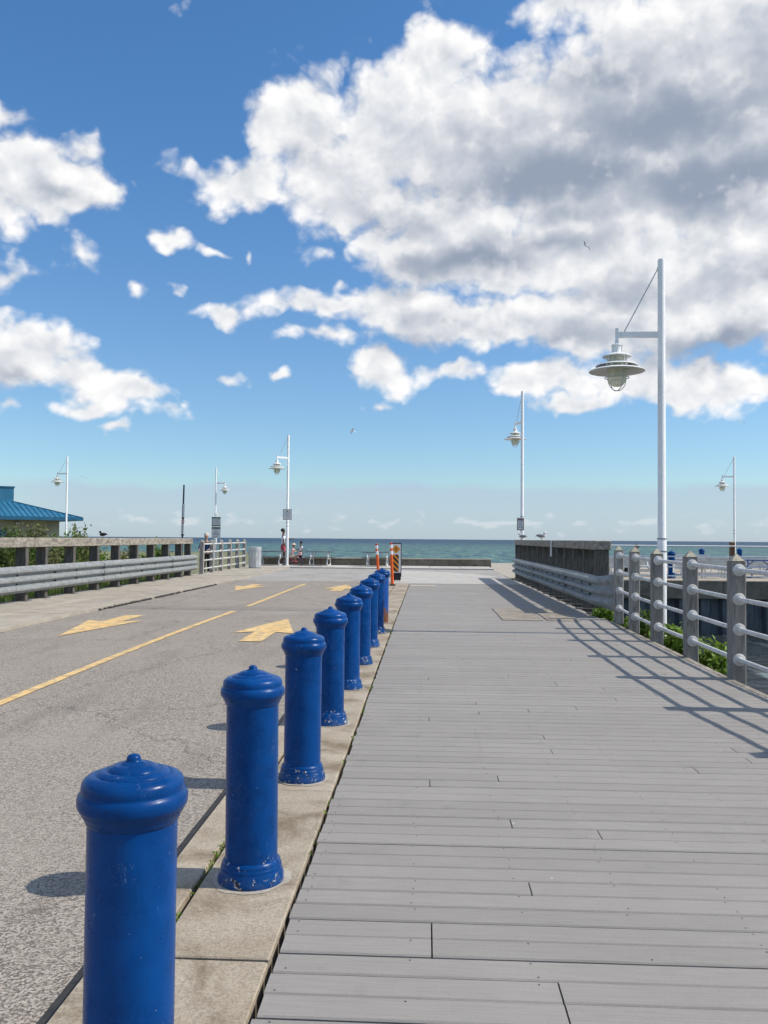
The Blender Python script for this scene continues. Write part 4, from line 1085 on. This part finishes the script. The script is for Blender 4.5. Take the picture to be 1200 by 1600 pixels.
shrub('bank_plant', (3.80, 15.2, -.20), .42, .48, 14, 42, .10, 'leaf_green', 'leafy plant between the lamp and the flared barrier end', GB, .6)
shrub('bank_plant', (3.55, 17.0, -.14), .36, .42, 14, 42, .09, 'leaf_bright', 'low leafy plant under the flared barrier end', GB, .6)
shrub('bank_plant', (4.35, 16.4, -.55), .5, .7, 16, 42, .10, 'leaf_green', 'dark leafy plant on the bank beyond the last fence posts', GB, .6)
# weeds in the joints
wd = MB()
for k in range(120):
    if random.random() < .55: x = -1.012 + random.gauss(0, .006); y = random.choice([4.25, 4.4, 3.95, 4.7, 7.1, 3.4]) + random.gauss(0, .10)
    else: x = -.558 + random.gauss(0, .006); y = random.uniform(4.2, 14)
    for j in range(5):
        d = rnd_dir(1.1); p = Vector((x + random.gauss(0, .008), y + random.gauss(0, .012), gz(y) - .012)); leaf(wd, p, random.uniform(.012, .04), Vector((d.x, d.y, .35)), random.uniform(0, 6.28), .32)
tag(wd.build('joint_weeds', 'leaf_bright'), 'small weeds growing in the kerb joints', None, None, 'stuff')

# ------------------------------------------------------------------ people
def skin(name, verts, edges, mat, parent, root=0, sub=1):
    me = bpy.data.meshes.new(name); me.from_pydata([v[:3] for v in verts], edges, []); me.materials.append(MT[mat])
    o = bpy.data.objects.new(name, me); COL.objects.link(o); o.parent = parent
    md = o.modifiers.new('skin', 'SKIN'); md.use_smooth_shade = True; md.branch_smoothing = .6
    sv = me.skin_vertices[0].data
    for i, v in enumerate(verts): sv[i].radius = (v[3], v[4] if len(v) > 4 else v[3]); sv[i].use_root = (i == root)
    m2 = o.modifiers.new('subdiv', 'SUBSURF'); m2.levels = sub; m2.render_levels = sub
    return o
def person(loc, rz, S, label, pose, shirt, bottoms, hairc, skinc, long_legs=True, hat=None):
    """pose: dict with elbow, hand (l, r), knee, foot (l, r), pelvis height and lean; local frame faces +Y, height 1.75"""
    t = thing('person', loc, label, 'person', None, rz); t.scale = (S, S, S)
    ph = pose.get('pelvis', .94); ln = pose.get('lean', 0)
    P0 = Vector((0, 0, ph)); up = Vector((0, math.sin(ln), math.cos(ln)))
    at_ = lambda h, x=0, y=0: P0 + up * h + Vector((x, y, 0))
    V = []; E = []
    def add(p, r, par=None, r2=None):
        V.append((p[0], p[1], p[2], r, r2 or r)); 
        if par is not None: E.append((par, len(V) - 1))
        return len(V) - 1
    pel = add(P0, .115, None, .095); bel = add(at_(.16), .11, pel, .085); ch = add(at_(.38), .125, bel, .09); nk0 = add(at_(.50), .07, ch, .06)
    nk = add(at_(.56), .05, nk0); hd0 = add(at_(.62, 0, .012), .062, nk, .07); hd1 = add(at_(.70, 0, .012), .076, hd0, .092); hd2 = add(at_(.785, 0, .0), .055, hd1, .07)
    add(at_(.675, 0, .098), .012, hd1)      # nose
    add(at_(.69, .078, .0), .014, hd1); add(at_(.69, -.078, .0), .014, hd1)   # ears
    hands = []
    for sg, k in ((-1, 'l'), (1, 'r')):
        sh = add(at_(.445, sg * .165), .058, ch); el = add(pose['elbow_' + k], .042, sh); wr = add(pose['hand_' + k], .028, el)
        d = (Vector(pose['hand_' + k]) - Vector(pose['elbow_' + k])).normalized(); sd_ = d.cross(Vector((0, 1, 0)) if abs(d.y) < .8 else Vector((0, 0, 1))).normalized(); nn = d.cross(sd_)
        pm = add(Vector(pose['hand_' + k]) + d * .065, .030, wr, .018)
        for q, ln_ in ((-.028, .062), (-.009, .075), (.010, .070), (.028, .055)):
            b0_ = Vector(V[pm][:3]) + d * .03 + sd_ * q; f1 = add(b0_, .009, pm); f2 = add(b0_ + d * ln_ * .55 + nn * .006, .008, f1); add(b0_ + d * ln_ + nn * .02, .007, f2)
        th = add(Vector(pose['hand_' + k]) + d * .045 - sd_ * .04, .010, pm); add(Vector(pose['hand_' + k]) + d * .085 - sd_ * .06 + nn * .01, .008, th)
        hp = add(P0 + Vector((sg * .095, 0, -.06)), .095, pel); kn = add(pose['knee_' + k], .058, hp); cf = add(Vector(pose['knee_' + k]).lerp(Vector(pose['foot_' + k]), .35), .052, kn)
        an = add(pose['foot_' + k], .036, cf); add(Vector(pose['foot_' + k]) + Vector((sg * .015, .13, -.035)), .030, an)
    skin('body', V, E, skinc, t)
    # clothing
    C = []; CE = []
    def ca(p, r, par=None, r2=None):
        C.append((p[0], p[1], p[2], r, r2 or r))
        if par is not None: CE.append((par, len(C) - 1))
        return len(C) - 1
    c0 = ca(at_(.02), .145, None, .118); c1 = ca(at_(.18), .135, c0, .108); c2 = ca(at_(.38), .148, c1, .112); c3 = ca(at_(.485), .085, c2, .075)
    for sg, k in ((-1, 'l'), (1, 'r')):
        s0 = ca(at_(.44, sg * .17), .076, c2); e_ = Vector(pose['elbow_' + k]); f_ = 1.0 if pose.get('sleeve') else .72; s1 = ca(at_(.44, sg * .17).lerp(e_, f_), .062, s0)
        if pose.get('sleeve'): ca(e_.lerp(Vector(pose['hand_' + k]), .92), .045, s1)
    skin('shirt', C, CE, shirt, t)
    C = []; CE = []
    b0_ = ca(P0 + up * .05, .13, None, .112)
    for sg, k in ((-1, 'l'), (1, 'r')):
        h_ = ca(P0 + Vector((sg * .095, 0, -.07)), .112, b0_); kn = Vector(pose['knee_' + k])
        q = P0 + Vector((sg * .095, 0, -.07))
        if long_legs: k1 = ca(kn, .082, h_); ca(kn.lerp(Vector(pose['foot_' + k]), .88), .066, k1)
        else: ca(q.lerp(kn, .85), .092, h_)
    skin('trousers' if long_legs else 'shorts', C, CE, bottoms, t)
    for sg, k in ((-1, 'l'), (1, 'r')):
        p = Vector(pose['foot_' + k]); MB().ball((p.x + sg * .008, p.y + .06, p.z - .04), .05, .135, .045, 12, 8).build('shoe', pose.get('shoe', 'dark_cloth'), t, 180)
    hc_ = at_(.725, 0, -.012)
    if hat:
        MB().lathe([(.19, -.005), (.19, .004), (.105, .02), (.10, .07), (.07, .115), (.0, .125)] if hat[1] else [(.096, -.02), (.10, .03), (.08, .085), (.0, .11)], 18, (hc_.x, hc_.y, hc_.z + .005)).build('hat', hat[0], t, 60)
        if not hat[1]: MB().ball((hc_.x, hc_.y + .12, hc_.z + .0), .07, .07, .012, 12, 6).build('cap_peak', hat[0], t, 180)
        MB().ball((hc_.x, hc_.y - .02, hc_.z - .02), .085, .09, .07, 12, 8).build('hair', hairc, t, 180)
    else:
        MB().ball((hc_.x, hc_.y - .012, hc_.z + .012), .093, .108, .095, 14, 9).build('hair', hairc, t, 180)
    for sg in (-1, 1):
        e_ = at_(.70, sg * .033, .093); MB().ball(e_, .011, .008, .009, 8, 5).build('eye', 'hair', t, 180)
    MB().ball(at_(.635, 0, .082), .026, .008, .006, 8, 5).build('mouth', 'pink_cloth', t, 180)
    return t
def pose(**k):
    d = dict(elbow_l=(-.24, -.03, 1.13), elbow_r=(.24, -.03, 1.13), hand_l=(-.26, .06, .90), hand_r=(.26, .06, .90), knee_l=(-.10, .03, .50), knee_r=(.10, .03, .50), foot_l=(-.11, -.02, .085), foot_r=(.11, -.02, .085)); d.update(k); return d
person((-7.60, 45.55, pz), R(-70), 1.10, 'adult in white tee and red shorts reaching an arm towards the children', pose(elbow_l=(-.16, .26, 1.25), hand_l=(-.10, .46, 1.27), foot_r=(.13, -.12, .085), shoe='cream_cloth'), 'white_shirt', 'pink_cloth', 'hair', 'skin_d', False)
seat_pose = pose(pelvis=.66, lean=.22, elbow_l=(-.22, .22, .93), elbow_r=(.22, .22, .93), hand_l=(-.20, .40, .93), hand_r=(.20, .40, .93), knee_l=(-.12, .34, .60), knee_r=(.12, .36, .66), foot_l=(-.13, .22, .22), foot_r=(.13, .26, .30), shoe='pink_cloth')
person((-7.12, 45.35, pz), R(-90), .78, 'small child in peach sun hat riding the pink bicycle', seat_pose, 'pale_pink', 'cream_cloth', 'hair', 'skin_a', False, ('peach_cloth', True))
person((-6.66, 45.62, pz), R(120), .72, 'child in white tee and black trousers standing by the front wheel', pose(elbow_r=(.26, .10, 1.16), hand_r=(.16, .28, 1.12), shoe='cream_cloth'), 'white_shirt', 'dark_cloth', 'hair', 'skin_d')
person((-9.46, 36.8, -.11), R(178), 1.05, 'person in blue jacket and pale cap leaning at the pavement fence', pose(elbow_l=(-.27, .10, 1.15), hand_l=(-.2, .34, 1.10), elbow_r=(.27, .10, 1.15), hand_r=(.2, .34, 1.10), lean=.08, sleeve=True), 'blue_cloth', 'dark_cloth', 'hair', 'skin_b', True, ('cap_cloth', False))
person((8.82, 36.86, .05), R(100), .98, 'dark haired person in pale top seated at the white picnic table on the far quay', pose(pelvis=.58, elbow_l=(-.26, .12, .82), elbow_r=(.26, .12, .82), hand_l=(-.14, .34, .70), hand_r=(.14, .34, .70), knee_l=(-.12, .42, .56), knee_r=(.12, .42, .56), foot_l=(-.13, .44, .085), foot_r=(.13, .44, .085)), 'white_shirt', 'dark_cloth', 'hair', 'skin_b')

# pink child's bicycle (front wheel towards +X)
bk_ = thing('bicycle', (-7.02, 45.35, pz), "small pink children's bicycle with basket under the child in the sun hat", 'bicycle')
for x in (-.36, .38):
    wh = MB().ring((x, 0, .205), (0, 1, 0), .185, .020, 28, 8).build('wheel', 'black_rubber', bk_, 180)
    MB().ring((x, 0, .205), (0, 1, 0), .160, .009, 28, 6).build('rim', 'chrome', wh, 180)
    sp_ = MB()
    for k in range(12):
        a = k * PI / 6; sp_.tube([(x, 0, .205), (x + .158 * math.cos(a), 0, .205 + .158 * math.sin(a))], .0025, 4)
    sp_.build('spokes', 'chrome', wh); MB().tube([(x, -.03, .205), (x, .03, .205)], .018, 8).build('hub', 'chrome', wh)
fr = MB()
for a, b_ in (((-.36, 0, .205), (-.04, 0, .22)), ((-.04, 0, .22), (.26, 0, .50)), ((-.04, 0, .22), (-.16, 0, .47)), ((-.36, 0, .205), (-.15, 0, .44)), ((-.15, 0, .42), (.26, 0, .52)), ((.26, 0, .56), (.38, 0, .205))): fr.tube([a, b_], .017, 8)
fr.build('frame', 'pink_metal', bk_, 60)
MB().ball((-.19, 0, .50), .11, .065, .03, 12, 7).build('saddle', 'pale_pink', bk_, 180)
MB().tube([(.25, 0, .55), (.22, 0, .68), (.18, -.24, .72), (.10, -.27, .72)], .012, 8).tube([(.22, 0, .68), (.18, .24, .72), (.10, .27, .72)], .012, 8).build('handlebar', 'chrome', bk_, 60)
MB().box(.28, .44, -.12, .12, .52, .68, .02).build('basket', 'pale_pink', bk_)
MB().ring((-.04, 0, .22), (0, 1, 0), .055, .008, 16, 6).build('chainring', 'chrome', bk_, 180)
for sg in (-1, 1): MB().tube([(-.04, sg * .04, .22), (-.04 + sg * .09, sg * .06, .22 - sg * .05)], .009, 6).box(-.07 + sg * .09, -.01 + sg * .09, sg * .09 - .03, sg * .09 + .03, .205 - sg * .05, .23 - sg * .05).build('pedal', 'black_rubber', bk_)

# ------------------------------------------------------------------ birds
def flying(loc, rot, label, span=1.0):
    t = thing('gull', loc, label, 'bird', 'gulls in flight'); t.rotation_euler = rot; t.scale = (span,) * 3
    MB().lathe([(.0, -.22), (.035, -.17), (.06, -.05), (.062, .05), (.045, .13), (.038, .17), (.03, .20), (.0, .22)], 12).xf(Matrix.Rotation(-PI / 2, 4, 'X')).build('body', 'gull_white', t, 180)
    MB().lathe([(.014, .21), (.01, .245), (.0, .265)], 8).xf(Matrix.Rotation(-PI / 2, 4, 'X')).build('beak', 'beak', t, 180)
    for sg in (-1, 1):
        st = [(.03, .05, .02, .17), (.22, .11, .10, .15), (.40, .02, .10, .11), (.56, -.08, .04, .03)]
        V = []; F = []
        for z_ in (.006, -.006):
            for x, y_, z, ch_ in st: V += [(sg * x, y_ + ch_ * .4, z + z_), (sg * x, y_ - ch_ * .6, z + z_)]
        for k in range(3): a = 2*k; F += [(a, a + 1, a + 3, a + 2), (8 + a, 8 + a + 2, 8 + a + 3, 8 + a + 1), (a, a + 2, 8 + a + 2, 8 + a), (a + 1, 8 + a + 1, 8 + a + 3, a + 3)]
        F.append((6, 7, 15, 14)); MB().add(V, F).build('wing', 'gull_grey', t)
    MB().prism([(-.05, -.19), (.05, -.19), (.07, -.32), (-.07, -.32)], -.006, .006).build('tail', 'gull_white', t)
    return t
flying((7.26, 40, 15.2), (.75, .35, .9), 'grey winged gull banking under the grey cloud above the tall lamp', .62)
flying((-6.1, 70, 10.3), (.3, -.7, 1.2), 'tiny gull gliding above the lake between the lamps with notices', .8)
flying((32.1, 90, 13.8), (.2, .3, -.4), 'tiny gull over the far quay lamp', .9)
flying((-36.5, 90, 7.8), (.2, .4, .6), 'tiny gull low above the blue roof', .9)
def perched(loc, rz, label, bm, wm, s_=1):
    t = thing('perched_bird', loc, label, 'bird', None, rz); t.scale = (s_,) * 3
    MB().ball((0, 0, .13), .065, .13, .065, 12, 8).build('body', bm, t, 180); MB().ball((0, .10, .22), .042, .05, .042, 10, 7).build('head', bm, t, 180)
    MB().tube([(0, .14, .22), (0, .19, .212)], [.012, .003], 6).build('beak', 'beak', t)
    for sg in (-1, 1):
        MB().ball((sg * .05, -.03, .14), .022, .13, .05, 10, 6).build('wing', wm, t, 180); MB().tube([(sg * .025, 0, .08), (sg * .025, .0, .0)], .006, 6).build('leg', 'beak', t)
    MB().prism([(-.03, -.10), (.03, -.10), (.035, -.2), (-.035, -.2)], .12, .132).build('tail', wm, t)
    return t
perched((RX + .12, 31.9, gz(31.9) + 1.473), 1.2, 'white gull perched on the far end of the dark barrier rail', 'gull_white', 'gull_grey')
perched((RX + .1, 26.4, gz(26.4) + 1.473), -1.4, 'grey and white gull perched midway along the dark barrier rail', 'gull_white', 'gull_grey')
perched((LX - .13, 23.7, gz(23.7) + 1.438), 1.4, 'small black bird perched on the pale top rail of the sunlit barrier', 'bird_black', 'bird_black', .75)
